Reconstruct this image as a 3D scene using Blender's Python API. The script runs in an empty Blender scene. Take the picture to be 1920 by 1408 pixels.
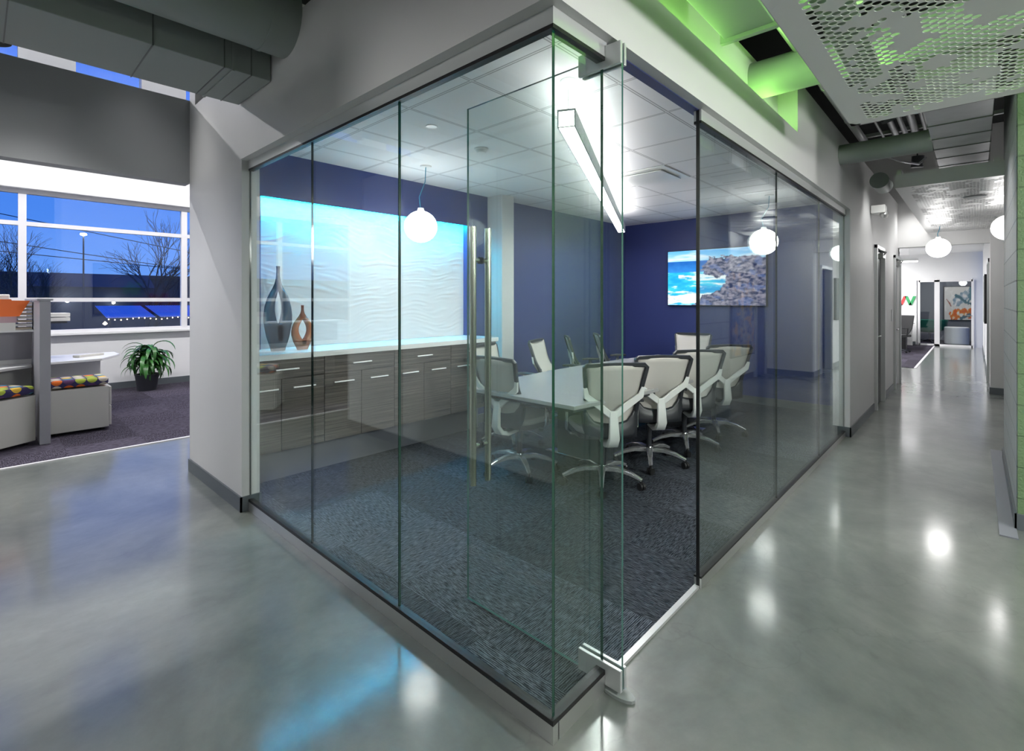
import bpy, bmesh, math, random
from mathutils import Vector, Matrix
R = math.radians
rnd = random.Random(7)
S = bpy.context.scene
COL = S.collection
ORG = {}

# ------------------------------------------------------------------ materials
def nt(name):
    m = bpy.data.materials.new(name); m.use_nodes = True
    t = m.node_tree; t.nodes.clear()
    o = t.nodes.new('ShaderNodeOutputMaterial')
    return m, t, o
def N(t, kind, **kw):
    n = t.nodes.new('ShaderNode' + kind)
    for k, v in kw.items():
        if k in n.inputs: n.inputs[k].default_value = v
        else: setattr(n, k, v)
    return n
def c4(c): return (c[0], c[1], c[2], 1)
def mat(name, col, rough=.5, metal=0, bump=0, bscale=60, var=0, vscale=4, coat=0, spec=.5, coatr=.1):
    m, t, o = nt(name)
    p = N(t, 'BsdfPrincipled'); t.links.new(p.outputs[0], o.inputs[0])
    p.inputs['Base Color'].default_value = c4(col); p.inputs['Roughness'].default_value = rough
    p.inputs['Metallic'].default_value = metal; p.inputs['Specular IOR Level'].default_value = spec
    p.inputs['Coat Weight'].default_value = coat; p.inputs['Coat Roughness'].default_value = coatr
    tc = N(t, 'TexCoord')
    n = N(t, 'TexNoise', Scale=vscale, Detail=4.0); t.links.new(tc.outputs['Object'], n.inputs['Vector'])
    mx = N(t, 'Mix', data_type='RGBA')
    v = max(var, .02)
    mx.inputs[6].default_value = c4([x*(1-v) for x in col]); mx.inputs[7].default_value = c4([min(1, x*(1+v)) for x in col])
    t.links.new(n.outputs['Fac'], mx.inputs[0]); t.links.new(mx.outputs[2], p.inputs['Base Color'])
    if bump:
        nb = N(t, 'TexNoise', Scale=bscale, Detail=3.0); t.links.new(tc.outputs['Object'], nb.inputs['Vector'])
        b = N(t, 'Bump', Strength=bump, Distance=.01); t.links.new(nb.outputs['Fac'], b.inputs['Height'])
        t.links.new(b.outputs[0], p.inputs['Normal'])
    return m
def emit(name, col, s):
    m, t, o = nt(name); e = N(t, 'Emission', Strength=s); e.inputs[0].default_value = c4(col)
    t.links.new(e.outputs[0], o.inputs[0]); return m
def glass(name, tint, refl=1.0):
    """architectural glass: clear with Fresnel reflection on both faces"""
    m, t, o = nt(name)
    g = N(t, 'NewGeometry')
    ior = N(t, 'MapRange'); ior.inputs[3].default_value = 1.52; ior.inputs[4].default_value = 1/1.52
    t.links.new(g.outputs['Backfacing'], ior.inputs[0])
    fr = N(t, 'Fresnel'); t.links.new(ior.outputs[0], fr.inputs[0])
    tr = N(t, 'BsdfTransparent'); tr.inputs[0].default_value = c4(tint)
    gl = N(t, 'BsdfGlossy', Roughness=0.0); gl.inputs[0].default_value = c4((.95*refl, 1*refl, .98*refl))
    mx = N(t, 'MixShader'); t.links.new(fr.outputs[0], mx.inputs[0])
    t.links.new(tr.outputs[0], mx.inputs[1]); t.links.new(gl.outputs[0], mx.inputs[2])
    t.links.new(mx.outputs[0], o.inputs[0]); return m
def vcol(name, rough=.6, e=0):
    m, t, o = nt(name); a = N(t, 'Attribute', attribute_name='Col')
    if e:
        x = N(t, 'Emission', Strength=e); t.links.new(a.outputs[0], x.inputs[0])
    else:
        x = N(t, 'BsdfPrincipled', Roughness=rough); t.links.new(a.outputs[0], x.inputs[0])
    t.links.new(x.outputs[0], o.inputs[0]); return m

def concrete():
    m, t, o = nt('polished_concrete')
    p = N(t, 'BsdfPrincipled'); t.links.new(p.outputs[0], o.inputs[0])
    tc = N(t, 'TexCoord')
    n1 = N(t, 'TexNoise', Scale=.9, Detail=8.0, Roughness=.62, Distortion=.5)
    n2 = N(t, 'TexNoise', Scale=7.0, Detail=8.0, Roughness=.7)
    n3 = N(t, 'TexVoronoi', Scale=.45, feature='DISTANCE_TO_EDGE')
    nz = N(t, 'TexNoise', Scale=2.5, Detail=5.0)
    for n in (n1, n2, nz): t.links.new(tc.outputs['Object'], n.inputs['Vector'])
    va = N(t, 'VectorMath', operation='MULTIPLY_ADD'); va.inputs[1].default_value = (.6, .6, .6)
    t.links.new(nz.outputs['Color'], va.inputs[0]); t.links.new(tc.outputs['Object'], va.inputs[2]); t.links.new(va.outputs[0], n3.inputs['Vector'])
    r = N(t, 'ValToRGB'); r.color_ramp.elements[0].position = .38; r.color_ramp.elements[1].position = .66
    r.color_ramp.elements[0].color = (.090, .105, .093, 1); r.color_ramp.elements[1].color = (.195, .212, .188, 1)
    t.links.new(n1.outputs['Fac'], r.inputs[0])
    r2 = N(t, 'ValToRGB'); r2.color_ramp.elements[0].position = .25; r2.color_ramp.elements[1].position = .75
    r2.color_ramp.elements[0].color = (.80, .80, .80, 1); r2.color_ramp.elements[1].color = (1.1, 1.1, 1.1, 1)
    t.links.new(n2.outputs['Fac'], r2.inputs[0])
    mx = N(t, 'Mix', data_type='RGBA', blend_type='MULTIPLY'); mx.inputs[0].default_value = 1
    t.links.new(r.outputs[0], mx.inputs[6]); t.links.new(r2.outputs[0], mx.inputs[7])
    cr = N(t, 'MapRange'); cr.inputs[1].default_value = 0; cr.inputs[2].default_value = .0035; cr.inputs[3].default_value = .62; cr.inputs[4].default_value = 1
    t.links.new(n3.outputs['Distance'], cr.inputs[0])
    mx2 = N(t, 'Mix', data_type='RGBA', blend_type='MULTIPLY'); mx2.inputs[0].default_value = .32
    t.links.new(mx.outputs[2], mx2.inputs[6]); t.links.new(cr.outputs[0], mx2.inputs[7])
    t.links.new(mx2.outputs[2], p.inputs['Base Color'])
    p.inputs['Roughness'].default_value = .45
    p.inputs['Coat Weight'].default_value = 1; p.inputs['Coat IOR'].default_value = 1.55
    cc = N(t, 'MapRange'); cc.inputs[3].default_value = .07; cc.inputs[4].default_value = .2
    t.links.new(n2.outputs['Fac'], cc.inputs[0]); t.links.new(cc.outputs[0], p.inputs['Coat Roughness'])
    b = N(t, 'Bump', Strength=.12, Distance=.01); t.links.new(n1.outputs['Fac'], b.inputs['Height'])
    t.links.new(b.outputs[0], p.inputs['Coat Normal'])
    return m

def carpet(name, cd, cl, tile=.61, ox=0, oy=0, line=150.):
    m, t, o = nt(name)
    p = N(t, 'BsdfPrincipled', Roughness=.95); t.links.new(p.outputs[0], o.inputs[0])
    p.inputs['Specular IOR Level'].default_value = .1
    tc = N(t, 'TexCoord'); mp = N(t, 'Mapping'); mp.inputs[1].default_value = (ox, oy, 0)
    t.links.new(tc.outputs['Object'], mp.inputs[0])
    ck = N(t, 'TexChecker', Scale=1/tile); t.links.new(mp.outputs[0], ck.inputs['Vector'])
    def lines(sx, sy):
        m2 = N(t, 'Mapping'); m2.inputs[3].default_value = (sx, sy, 1); t.links.new(tc.outputs['Object'], m2.inputs[0])
        n = N(t, 'TexNoise', Scale=1.0, Detail=2.0, Roughness=.6); t.links.new(m2.outputs[0], n.inputs['Vector']); return n
    a = lines(line, line*.14); b = lines(line*.14, line)
    def rib(n, axis):
        w = N(t, 'TexWave', wave_type='BANDS', bands_direction=axis, Scale=36.0, Distortion=1.2)
        w.inputs['Detail'].default_value = 1.0; w.inputs['Detail Scale'].default_value = 3.0
        t.links.new(tc.outputs['Object'], w.inputs['Vector'])
        k = N(t, 'Math', operation='MULTIPLY_ADD'); k.inputs[1].default_value = .20; t.links.new(w.outputs['Fac'], k.inputs[0])
        k2 = N(t, 'Math', operation='MULTIPLY'); k2.inputs[1].default_value = .86; t.links.new(n.outputs['Fac'], k2.inputs[0])
        t.links.new(k2.outputs[0], k.inputs[2]); return k
    ra, rb = rib(a, 'X'), rib(b, 'Y')
    mx = N(t, 'Mix', data_type='FLOAT'); t.links.new(ck.outputs['Fac'], mx.inputs[0])
    t.links.new(ra.outputs[0], mx.inputs[2]); t.links.new(rb.outputs[0], mx.inputs[3])
    r = N(t, 'ValToRGB'); e = r.color_ramp.elements
    e[0].position = .40; e[1].position = .70; e[0].color = c4(cd); e[1].color = c4(cl)
    t.links.new(mx.outputs[0], r.inputs[0])
    # tile to tile value difference
    wn = N(t, 'TexWhiteNoise', noise_dimensions='2D')
    sn = N(t, 'VectorMath', operation='SNAP'); sn.inputs[1].default_value = (tile, tile, tile); t.links.new(mp.outputs[0], sn.inputs[0]); t.links.new(sn.outputs[0], wn.inputs['Vector'])
    mr = N(t, 'MapRange'); mr.inputs[3].default_value = .66; mr.inputs[4].default_value = 1.3; t.links.new(wn.outputs['Value'], mr.inputs[0])
    m3 = N(t, 'Mix', data_type='RGBA', blend_type='MULTIPLY'); m3.inputs[0].default_value = 1
    t.links.new(r.outputs[0], m3.inputs[6]); t.links.new(mr.outputs[0], m3.inputs[7]); t.links.new(m3.outputs[2], p.inputs['Base Color'])
    bp = N(t, 'Bump', Strength=.5, Distance=.004); t.links.new(mx.outputs[0], bp.inputs['Height']); t.links.new(bp.outputs[0], p.inputs['Normal'])
    return m

def woodgrain():
    m, t, o = nt('grey_brown_zebra_laminate')
    p = N(t, 'BsdfPrincipled', Roughness=.38); t.links.new(p.outputs[0], o.inputs[0])
    tc = N(t, 'TexCoord'); mp = N(t, 'Mapping'); mp.inputs[3].default_value = (1.3, 1.3, 130); t.links.new(tc.outputs['Object'], mp.inputs[0])
    n = N(t, 'TexNoise', Scale=1.0, Detail=4.0, Roughness=.7); t.links.new(mp.outputs[0], n.inputs['Vector'])
    r = N(t, 'ValToRGB'); e = r.color_ramp.elements; e[0].position = .33; e[1].position = .68
    e[0].color = (.022, .018, .016, 1); e[1].color = (.19, .165, .145, 1)
    t.links.new(n.outputs['Fac'], r.inputs[0]); t.links.new(r.outputs[0], p.inputs[0]); return m

def blocks(name, col, mortar):
    m, t, o = nt(name)
    p = N(t, 'BsdfPrincipled', Roughness=.6); t.links.new(p.outputs[0], o.inputs[0])
    tc = N(t, 'TexCoord'); sp = N(t, 'SeparateXYZ'); t.links.new(tc.outputs['Object'], sp.inputs[0])
    ad = N(t, 'Math', operation='ADD'); t.links.new(sp.outputs[0], ad.inputs[0]); t.links.new(sp.outputs[1], ad.inputs[1])
    cb = N(t, 'CombineXYZ'); t.links.new(ad.outputs[0], cb.inputs[0]); t.links.new(sp.outputs[2], cb.inputs[1])
    br = N(t, 'TexBrick', Scale=1.0); t.links.new(cb.outputs[0], br.inputs['Vector'])
    br.inputs['Color1'].default_value = c4(col); br.inputs['Color2'].default_value = c4([x*.93 for x in col]); br.inputs['Mortar'].default_value = c4(mortar)
    br.inputs['Brick Width'].default_value = .406; br.inputs['Row Height'].default_value = .203; br.inputs['Mortar Size'].default_value = .006; br.inputs['Mortar Smooth'].default_value = .3
    n = N(t, 'TexNoise', Scale=70., Detail=5.); t.links.new(tc.outputs['Object'], n.inputs['Vector'])
    ml = N(t, 'Math', operation='MULTIPLY_ADD'); ml.inputs[1].default_value = -1.2; t.links.new(br.outputs['Fac'], ml.inputs[0]); t.links.new(n.outputs['Fac'], ml.inputs[2])
    b = N(t, 'Bump', Strength=.55, Distance=.008); t.links.new(ml.outputs[0], b.inputs['Height']); t.links.new(b.outputs[0], p.inputs['Normal'])
    t.links.new(br.outputs['Color'], p.inputs[0]); return m

def cushion_mat():
    m, t, o = nt('circle_pattern_fabric')
    p = N(t, 'BsdfPrincipled', Roughness=.9); t.links.new(p.outputs[0], o.inputs[0])
    tc = N(t, 'TexCoord'); v = N(t, 'TexVoronoi', Scale=10., Randomness=.0); t.links.new(tc.outputs['Object'], v.inputs['Vector'])
    r = N(t, 'ValToRGB'); r.color_ramp.interpolation = 'CONSTANT'
    cs = [(.75, .16, .02), (.05, .2, .3), (.72, .45, .05), (.10, .04, .12), (.35, .42, .05), (.55, .5, .42)]
    e = r.color_ramp.elements; e[0].color = c4(cs[0]); e[0].position = 0; e[1].position = .17; e[1].color = c4(cs[1])
    for i in range(2, 6):
        k = e.new(.17*i); k.color = c4(cs[i])
    sp = N(t, 'SeparateColor'); t.links.new(v.outputs['Color'], sp.inputs[0]); t.links.new(sp.outputs[0], r.inputs[0])
    lt = N(t, 'Math', operation='LESS_THAN'); lt.inputs[1].default_value = .47; t.links.new(v.outputs['Distance'], lt.inputs[0])
    mx = N(t, 'Mix', data_type='RGBA'); mx.inputs[6].default_value = (.035, .03, .10, 1)
    t.links.new(lt.outputs[0], mx.inputs[0]); t.links.new(r.outputs[0], mx.inputs[7]); t.links.new(mx.outputs[2], p.inputs[0]); return m

def ceiling_tiles():
    m, t, o = nt('ceiling_tiles')
    p = N(t, 'BsdfPrincipled', Roughness=.75); t.links.new(p.outputs[0], o.inputs[0])
    p.inputs[0].default_value = (.80, .80, .80, 1)
    tc = N(t, 'TexCoord'); sp = N(t, 'SeparateXYZ'); t.links.new(tc.outputs['Object'], sp.inputs[0])
    outs = []
    for ax, off in ((0, 1.95), (1, 1.52)):
        a = N(t, 'Math', operation='SUBTRACT'); a.inputs[1].default_value = off - 6.1; t.links.new(sp.outputs[ax], a.inputs[0])
        b = N(t, 'Math', operation='MODULO'); b.inputs[1].default_value = .61; t.links.new(a.outputs[0], b.inputs[0])
        c = N(t, 'Math', operation='SUBTRACT'); c.inputs[1].default_value = .305; t.links.new(b.outputs[0], c.inputs[0])
        d = N(t, 'Math', operation='ABSOLUTE'); t.links.new(c.outputs[0], d.inputs[0])
        e = N(t, 'Math', operation='SUBTRACT'); e.inputs[0].default_value = .305; t.links.new(d.outputs[0], e.inputs[1]); outs.append(e)
    mn = N(t, 'Math', operation='MINIMUM'); t.links.new(outs[0].outputs[0], mn.inputs[0]); t.links.new(outs[1].outputs[0], mn.inputs[1])
    r = N(t, 'ValToRGB'); r.color_ramp.interpolation = 'LINEAR'
    e = r.color_ramp.elements; e[0].position = 0; e[0].color = (.74, .74, .74, 1); e[1].position = .0062; e[1].color = (.74, .74, .74, 1)
    for pos, v in ((.0072, .22), (.0105, .22), (.0125, .80)):
        k = e.new(pos); k.color = (v, v, v, 1)
    t.links.new(mn.outputs[0], r.inputs[0]); t.links.new(r.outputs[0], p.inputs[0]); return m

def wavy_panel():
    m, t, o = nt('sculpted_wave_panel')
    p = N(t, 'BsdfPrincipled', Roughness=.45); t.links.new(p.outputs[0], o.inputs[0]); p.inputs[0].default_value = (.68, .68, .68, 1)
    tc = N(t, 'TexCoord'); nz = N(t, 'TexNoise', Scale=1.6, Detail=1.0); t.links.new(tc.outputs['Object'], nz.inputs['Vector'])
    va = N(t, 'VectorMath', operation='MULTIPLY_ADD'); va.inputs[1].default_value = (.35, .35, .35)
    t.links.new(nz.outputs['Color'], va.inputs[0]); t.links.new(tc.outputs['Object'], va.inputs[2])
    mp = N(t, 'Mapping'); mp.inputs[3].default_value = (3.2, 1, 20); t.links.new(va.outputs[0], mp.inputs[0])
    v = N(t, 'TexNoise', Scale=1.0, Detail=1.5); v.noise_type = 'RIDGED_MULTIFRACTAL'
    t.links.new(mp.outputs[0], v.inputs['Vector'])
    b = N(t, 'Bump', Strength=.5, Distance=.012); t.links.new(v.outputs['Fac'], b.inputs['Height']); t.links.new(b.outputs[0], p.inputs['Normal']); return m

M = {}
M['concrete'] = concrete()
M['carpet'] = carpet('meeting_carpet', (.007, .009, .014), (.125, .14, .165), ox=.31, oy=.24)
M['carpet2'] = carpet('office_carpet', (.014, .011, .018), (.105, .095, .125), line=120.)
M['wood'] = woodgrain()
M['block'] = blocks('painted_block_grey', (.36, .37, .37), (.22, .23, .23))
M['blockg'] = blocks('green_block', (.15, .24, .115), (.10, .16, .08))  # even green over the whole block face
M['cushion'] = cushion_mat()
M['tiles'] = ceiling_tiles()
M['wave'] = wavy_panel()
M['satin'] = mat('satin_bright_metal', (.9, .9, .9), .45, metal=.3)
M['polal'] = mat('polished_aluminium', (.85, .85, .86), .22, metal=.8)
M['wall'] = mat('grey_wall_paint', (.57, .57, .57), .55, bump=.05, bscale=180)
M['wallw'] = mat('white_wall_paint', (.80, .80, .80), .55, bump=.05, bscale=180)
M['wallg'] = mat('mid_grey_wall_paint', (.34, .35, .36), .55, bump=.05, bscale=180)
M['blue'] = mat('navy_wall_paint', (.036, .050, .180), .42, bump=.04, bscale=160)
M['base'] = mat('grey_vinyl_base', (.10, .115, .125), .45)
M['deck'] = mat('dark_roof_deck', (.02, .022, .022), .8)
M['duct'] = mat('painted_duct', (.26, .29, .28), .5, bump=.05, bscale=40)
M['galv'] = mat('galvanised_duct', (.50, .50, .52), .38, metal=.75, var=.18, vscale=7)
M['ductseam'] = mat('duct_seam', (.16, .17, .17), .5, metal=.5)
M['alu'] = mat('brushed_aluminium', (.62, .63, .62), .32, metal=.9)
M['aluw'] = mat('satin_aluminium', (.60, .62, .62), .38, metal=.6)
M['steel'] = mat('stainless_steel', (.55, .55, .46), .24, metal=1)
M['chrome'] = mat('chrome', (.75, .75, .76), .08, metal=1)
M['black'] = mat('black_rubber', (.012, .012, .013), .5)
M['gasket'] = mat('black_gasket', (.006, .006, .007), .4)
M['dark'] = mat('charcoal_plastic', (.028, .030, .036), .35)
M['white'] = mat('white_plastic', (.78, .79, .77), .35)
M['whitel'] = mat('white_laminate', (.80, .80, .79), .3)
M['table'] = mat('grey_table_laminate', (.43, .425, .43), .22, coat=.3)
M['cream'] = mat('cream_mesh_fabric', (.60, .57, .53), .85, bump=.3, bscale=600)
M['seatf'] = mat('pale_seat_fabric', (.50, .48, .46), .9, bump=.3, bscale=500)
M['counter'] = mat('white_counter', (.80, .81, .80), .18)
M['mesh'] = mat('perforated_metal', (.80, .80, .79), .45, metal=.1)
M['mesh2'] = mat('perforated_metal_far', (.62, .62, .62), .42, metal=.5)
M['glass'] = glass('clear_green_glass', (.935, .968, .955))
M['winglass'] = glass('window_glass', (.93, .95, .96))
M['gedge'] = mat('green_glass_edge', (.003, .050, .032), .08, coat=1)
M['dedge'] = mat('dark_glass_edge', (.004, .012, .010), .08, coat=1)
M['frame'] = mat('white_window_frame', (.78, .77, .78), .4)
M['lgrey'] = mat('light_grey_metal', (.58, .57, .52), .45)
M['pgrey'] = mat('panel_grey_fabric', (.30, .295, .33), .85, bump=.2, bscale=400)
M['pframe'] = mat('panel_post_grey', (.33, .33, .355), .4)
M['cabinet'] = mat('beige_metal_cabinet', (.60, .59, .54), .42)
M['leaf'] = mat('dracaena_leaf', (.035, .15, .025), .35, var=.5, vscale=9, coat=.2)
M['soil'] = mat('potting_soil', (.03, .02, .015), .95)
M['orange'] = mat('orange_folder', (.85, .16, .02), .45)
M['paper'] = mat('paper', (.80, .79, .75), .8)
M['papers'] = mat('paper_tan', (.62, .54, .42), .8)
M['pink'] = mat('mauve_folder', (.58, .42, .46), .6)
M['copper'] = mat('copper_glaze', (.42, .13, .045), .25, coat=.5, var=.2)
M['slate'] = mat('slate_blue_glaze', (.10, .125, .16), .2, coat=.6)
M['cord'] = mat('blue_cord', (.03, .28, .42), .5)
M['globe'] = emit('frosted_globe_light', (1, .985, .97), 13.)
M['lin'] = emit('linear_diffuser', (1, .99, .97), 40.)
M['linup'] = emit('linear_uplight', (1, .98, .97), 16.)
M['led'] = emit('cyan_led', (0.0, .48, .80), 330.)
M['ledg'] = emit('green_led', (.42, 1.0, .20), 26.)
M['lin2'] = emit('office_tube_light', (1, .98, 1), 14.)
M['lime'] = mat('lime_shell', (.55, .62, .02), .4)
M['green'] = mat('teal_shell', (.02, .22, .15), .4)
M['dgrey'] = mat('dark_grey_wall', (.16, .165, .19), .6)
M['bluedoor'] = mat('navy_door', (.03, .04, .10), .4)
M['tree'] = mat('bare_bark', (.035, .04, .055), .9)
M['asphalt'] = mat('wet_asphalt', (.03, .045, .06), .6)
M['bldg'] = mat('far_building', (.035, .05, .075), .8)
M['awn'] = mat('blue_canopy', (.45, .55, .85), .6)
M['bulb'] = emit('warm_bulb', (1, .75, .5), 8.)
M['street'] = emit('street_light', (1, .92, .85), 60.)
M['screen'] = vcol('screen_picture', e=1.15)
M['art'] = vcol('canvas_paint', .55)

# ------------------------------------------------------------------ mesh builder
class MB:
    def __init__(s): s.v = []; s.f = []; s.mi = []; s.cur = 0
    def add(s, vs, fs):
        o = len(s.v); s.v += [tuple(p) for p in vs]
        for f in fs: s.f.append([o+i for i in f]); s.mi.append(s.cur)
        return s
    def box(s, x0, x1, y0, y1, z0, z1):
        vs = [(x, y, z) for z in (z0, z1) for y in (y0, y1) for x in (x0, x1)]
        return s.add(vs, [(0,2,3,1), (4,5,7,6), (0,1,5,4), (2,6,7,3), (0,4,6,2), (1,3,7,5)])
    def obox(s, c, sz, ang):
        ca, sa = math.cos(ang), math.sin(ang); vs = []
        for z in (-.5, .5):
            for y in (-.5, .5):
                for x in (-.5, .5):
                    X, Y = x*sz[0], y*sz[1]; vs.append((c[0]+X*ca-Y*sa, c[1]+X*sa+Y*ca, c[2]+z*sz[2]))
        return s.add(vs, [(0,2,3,1), (4,5,7,6), (0,1,5,4), (2,6,7,3), (0,4,6,2), (1,3,7,5)])
    def prism(s, poly, z0, z1):
        n = len(poly); vs = [(x, y, z0) for x, y in poly] + [(x, y, z1) for x, y in poly]
        fs = [tuple(range(n))[::-1], tuple(range(n, 2*n))] + [(i, (i+1) % n, n+(i+1) % n, n+i) for i in range(n)]
        return s.add(vs, fs)
    def loft(s, rings, cap=True):
        n = len(rings[0]); vs = [p for r in rings for p in r]; fs = []
        for k in range(len(rings)-1):
            for i in range(n):
                j = (i+1) % n; fs.append((k*n+i, k*n+j, (k+1)*n+j, (k+1)*n+i))
        if cap: fs.append(tuple(range(n))[::-1]); fs.append(tuple(range(len(vs)-n, len(vs))))
        return s.add(vs, fs)
    def _frames(s, path, up=None):
        P = [Vector(p) for p in path]; out = []; last = None
        for i, p in enumerate(P):
            t = (P[min(i+1, len(P)-1)] - P[max(i-1, 0)]).normalized()
            u = Vector(up) if up else (last if last else (Vector((0, 0, 1)) if abs(t.z) < .9 else Vector((1, 0, 0))))
            a = (u - t*u.dot(t)); 
            if a.length < 1e-5: a = t.orthogonal()
            a.normalize(); b = t.cross(a); out.append((p, t, a, b)); last = a
        return out
    def tube(s, path, r, n=10, cap=True):
        rings = []
        for i, (p, t, a, b) in enumerate(s._frames(path)):
            rr = r[i] if isinstance(r, (list, tuple)) else r
            rings.append([tuple(p + a*math.cos(2*math.pi*k/n)*rr + b*math.sin(2*math.pi*k/n)*rr) for k in range(n)])
        return s.loft(rings, cap)
    def sweep(s, path, sizes, up):
        """rounded-rectangle bar: sizes = (width across, thickness along up)"""
        rings = []
        for i, (p, t, a, b) in enumerate(s._frames(path, up)):
            w, h = sizes[i] if isinstance(sizes, list) else sizes
            w /= 2; h /= 2; q = .35*min(w, h)
            rings.append([tuple(p + b*x + a*y) for x, y in ((-w+q, -h), (w-q, -h), (w, -h+q), (w, h-q), (w-q, h), (-w+q, h), (-w, h-q), (-w, -h+q))])
        return s.loft(rings)
    def lathe(s, prof, c=(0, 0, 0), n=24, sx=1, sy=1):
        rings = [[(c[0]+r*sx*math.cos(2*math.pi*k/n), c[1]+r*sy*math.sin(2*math.pi*k/n), c[2]+z) for k in range(n)] for r, z in prof]
        return s.loft(rings)
    def build(s, name, m, parent=None, smooth=False, bevel=0, origin=None, solid=0):
        o0 = ORG[parent.name] if parent else (origin or (0, 0, 0))
        me = bpy.data.meshes.new(name)
        me.from_pydata([(x-o0[0], y-o0[1], z-o0[2]) for x, y, z in s.v], [], s.f)
        ms = m if isinstance(m, (list, tuple)) else [m]
        for q in ms: me.materials.append(q)
        if len(ms) > 1:
            for p, i in zip(me.polygons, s.mi): p.material_index = i
        bm = bmesh.new(); bm.from_mesh(me); bmesh.ops.recalc_face_normals(bm, faces=bm.faces); bm.to_mesh(me); bm.free()
        if smooth:
            me.polygons.foreach_set('use_smooth', [True]*len(me.polygons))
            try: me.set_sharp_from_angle(angle=R(42))
            except Exception: pass
        ob = bpy.data.objects.new(name, me); COL.objects.link(ob)
        if parent: ob.parent = parent
        else: ob.location = o0
        ORG[ob.name] = o0
        if bevel:
            b = ob.modifiers.new('bevel', 'BEVEL'); b.width = bevel; b.segments = 2; b.limit_method = 'ANGLE'; b.angle_limit = R(40)
        if solid:
            b = ob.modifiers.new('solid', 'SOLIDIFY'); b.thickness = solid
        return ob

def tag(o, label=None, cat=None, group=None, kind=None):
    if label: o['label'] = label
    if cat: o['category'] = cat
    if group: o['group'] = group
    if kind: o['kind'] = kind
    return o
def thing(name, label, cat, loc=(0, 0, 0), group=None, kind=None):
    o = bpy.data.objects.new(name, None); COL.objects.link(o); o.location = loc; o.empty_display_size = .1
    ORG[o.name] = tuple(loc); return tag(o, label, cat, group, kind)
def copy_tree(o, parent=None):
    c = o.copy(); COL.objects.link(c); c.parent = parent
    for ch in list(o.children): copy_tree(ch, c)
    return c
def struct(name, mb, m, label=None, cat=None, **k):
    o = mb.build(name, m, **k); o['kind'] = 'structure'
    if label: o['label'] = label
    if cat: o['category'] = cat
    return o
def B(*a): return MB().box(*a)

def canvas(name, p0, ux, uz, nx, nz, fn, m, parent=None):
    """grid picture: p0 lower left corner, ux/uz edge vectors, fn(u,v)->rgb"""
    vs = []; cs = []
    for j in range(nz+1):
        for i in range(nx+1):
            u, v = i/nx, j/nz; vs.append([p0[k]+ux[k]*u+uz[k]*v for k in range(3)]); cs.append(c4(fn(u, v)))
    fs = [(j*(nx+1)+i, j*(nx+1)+i+1, (j+1)*(nx+1)+i+1, (j+1)*(nx+1)+i) for j in range(nz) for i in range(nx)]
    mb = MB(); mb.add(vs, fs); o = mb.build(name, m, parent)
    at = o.data.color_attributes.new('Col', 'FLOAT_COLOR', 'POINT')
    at.data.foreach_set('color', [x for c in cs for x in c]); return o
from mathutils import noise as MN
def fbm(x, y, z=0, o=4): return MN.fractal(Vector((x, y, z)), .9, 2.1, o)
def lerp(a, b, t): t = max(0, min(1, t)); return [a[i]+(b[i]-a[i])*t for i in range(3)]

# key planes
GX, GY = 1.325, 1.051           # glass lines
ZH, ZC = 2.49, 2.765            # header underside, meeting ceiling
ZU0 = .325
XF, YB = 7.60, 4.40             # meeting far wall, back wall

# ------------------------------------------------------------------ shell
struct('floor', B(-3.6, 30, -3.8, 6.30, -.12, 0), M['concrete'], 'polished grey concrete floor of the hall', 'floor')
struct('floor', MB().box(1.35, XF, 1.075, YB+.1, 0, .012), M['carpet'], 'dark charcoal carpet tiles of the glass meeting room', 'carpet')
struct('floor', MB().box(-7, 10, 6.30, 10.7, -.12, .006), M['carpet2'], 'striped purple-grey carpet tiles of the open office', 'carpet')
struct('floor', MB().box(14.0, 21.4, .98, 4.5, 0, .008), M['carpet2'], 'dark grey carpet beside the far hallway', 'carpet')
struct('trim_1', B(-7, 10, 6.275, 6.31, 0, .010), M['frame'], 'thin bright metal strip between concrete and office carpet', 'floor trim')
struct('trim_2', B(14.0, 21.0, .94, .98, 0, .01), M['frame'], 'bright metal strip along the far carpet', 'floor trim')
struct('trim_3', B(4.43, 6.9, -.20, -.115, 0, .008), mat('grey_floor_strip', (.20, .21, .235), .4), 'grey metal floor strip beside the block wall', 'floor trim')

# header over the glass, pier
hd = MB()
hd.box(1.27, 1.385, 1.10, 3.80, ZH, 3.17)
hd.box(1.27, 6.50, 1.0, 1.10, ZH, 2.79)
hd.box(1.27, 1.385, 1.0, 1.10, 2.79, 3.17)
hd.box(1.385, 4.31, 1.14, 1.24, 2.80, 3.20)
hd.box(1.385, 4.31, 1.10, 1.14, 2.796, 2.80)
hd.box(4.31, 6.50, 1.0, 1.24, 2.79, 3.20)
struct('wall_header', hd, M['wall'], 'grey painted bulkhead above the glass walls', 'wall')
struct('trim_4', MB().box(1.40, 6.50, 1.052, 1.104, ZH-.004, ZC), M['blue'], 'navy painted inner edge of the bulkhead', 'wall trim')
struct('wall_pier', MB().box(1.28, 1.40, 3.80, 5.06, 0, 3.17).box(1.28, 1.40, 4.9, 5.06, 3.17, 6), M['wall'], 'pale grey wall pier left of the glass room', 'wall')
struct('wall_hall_left', MB().box(6.50, 8.29, 1.0, 1.16, 0, 3.20).box(9.15, 10.45, 1.0, 1.16, 0, 3.2).box(11.3, 11.36, 1.0, 1.16, 0, 3.2)
       .box(8.29, 9.15, 1.0, 1.16, 2.2, 3.2).box(10.45, 11.3, 1.0, 1.16, 2.2, 3.2), M['wall'], 'pale grey hallway wall with doorways', 'wall')
struct('baseboard_pier', MB().box(1.268, 1.28, 3.788, 5.06, 0, .105).box(1.268, 1.41, 3.788, 3.80, 0, .105), M['base'], 'grey vinyl base on the pier', 'baseboard')
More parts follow.
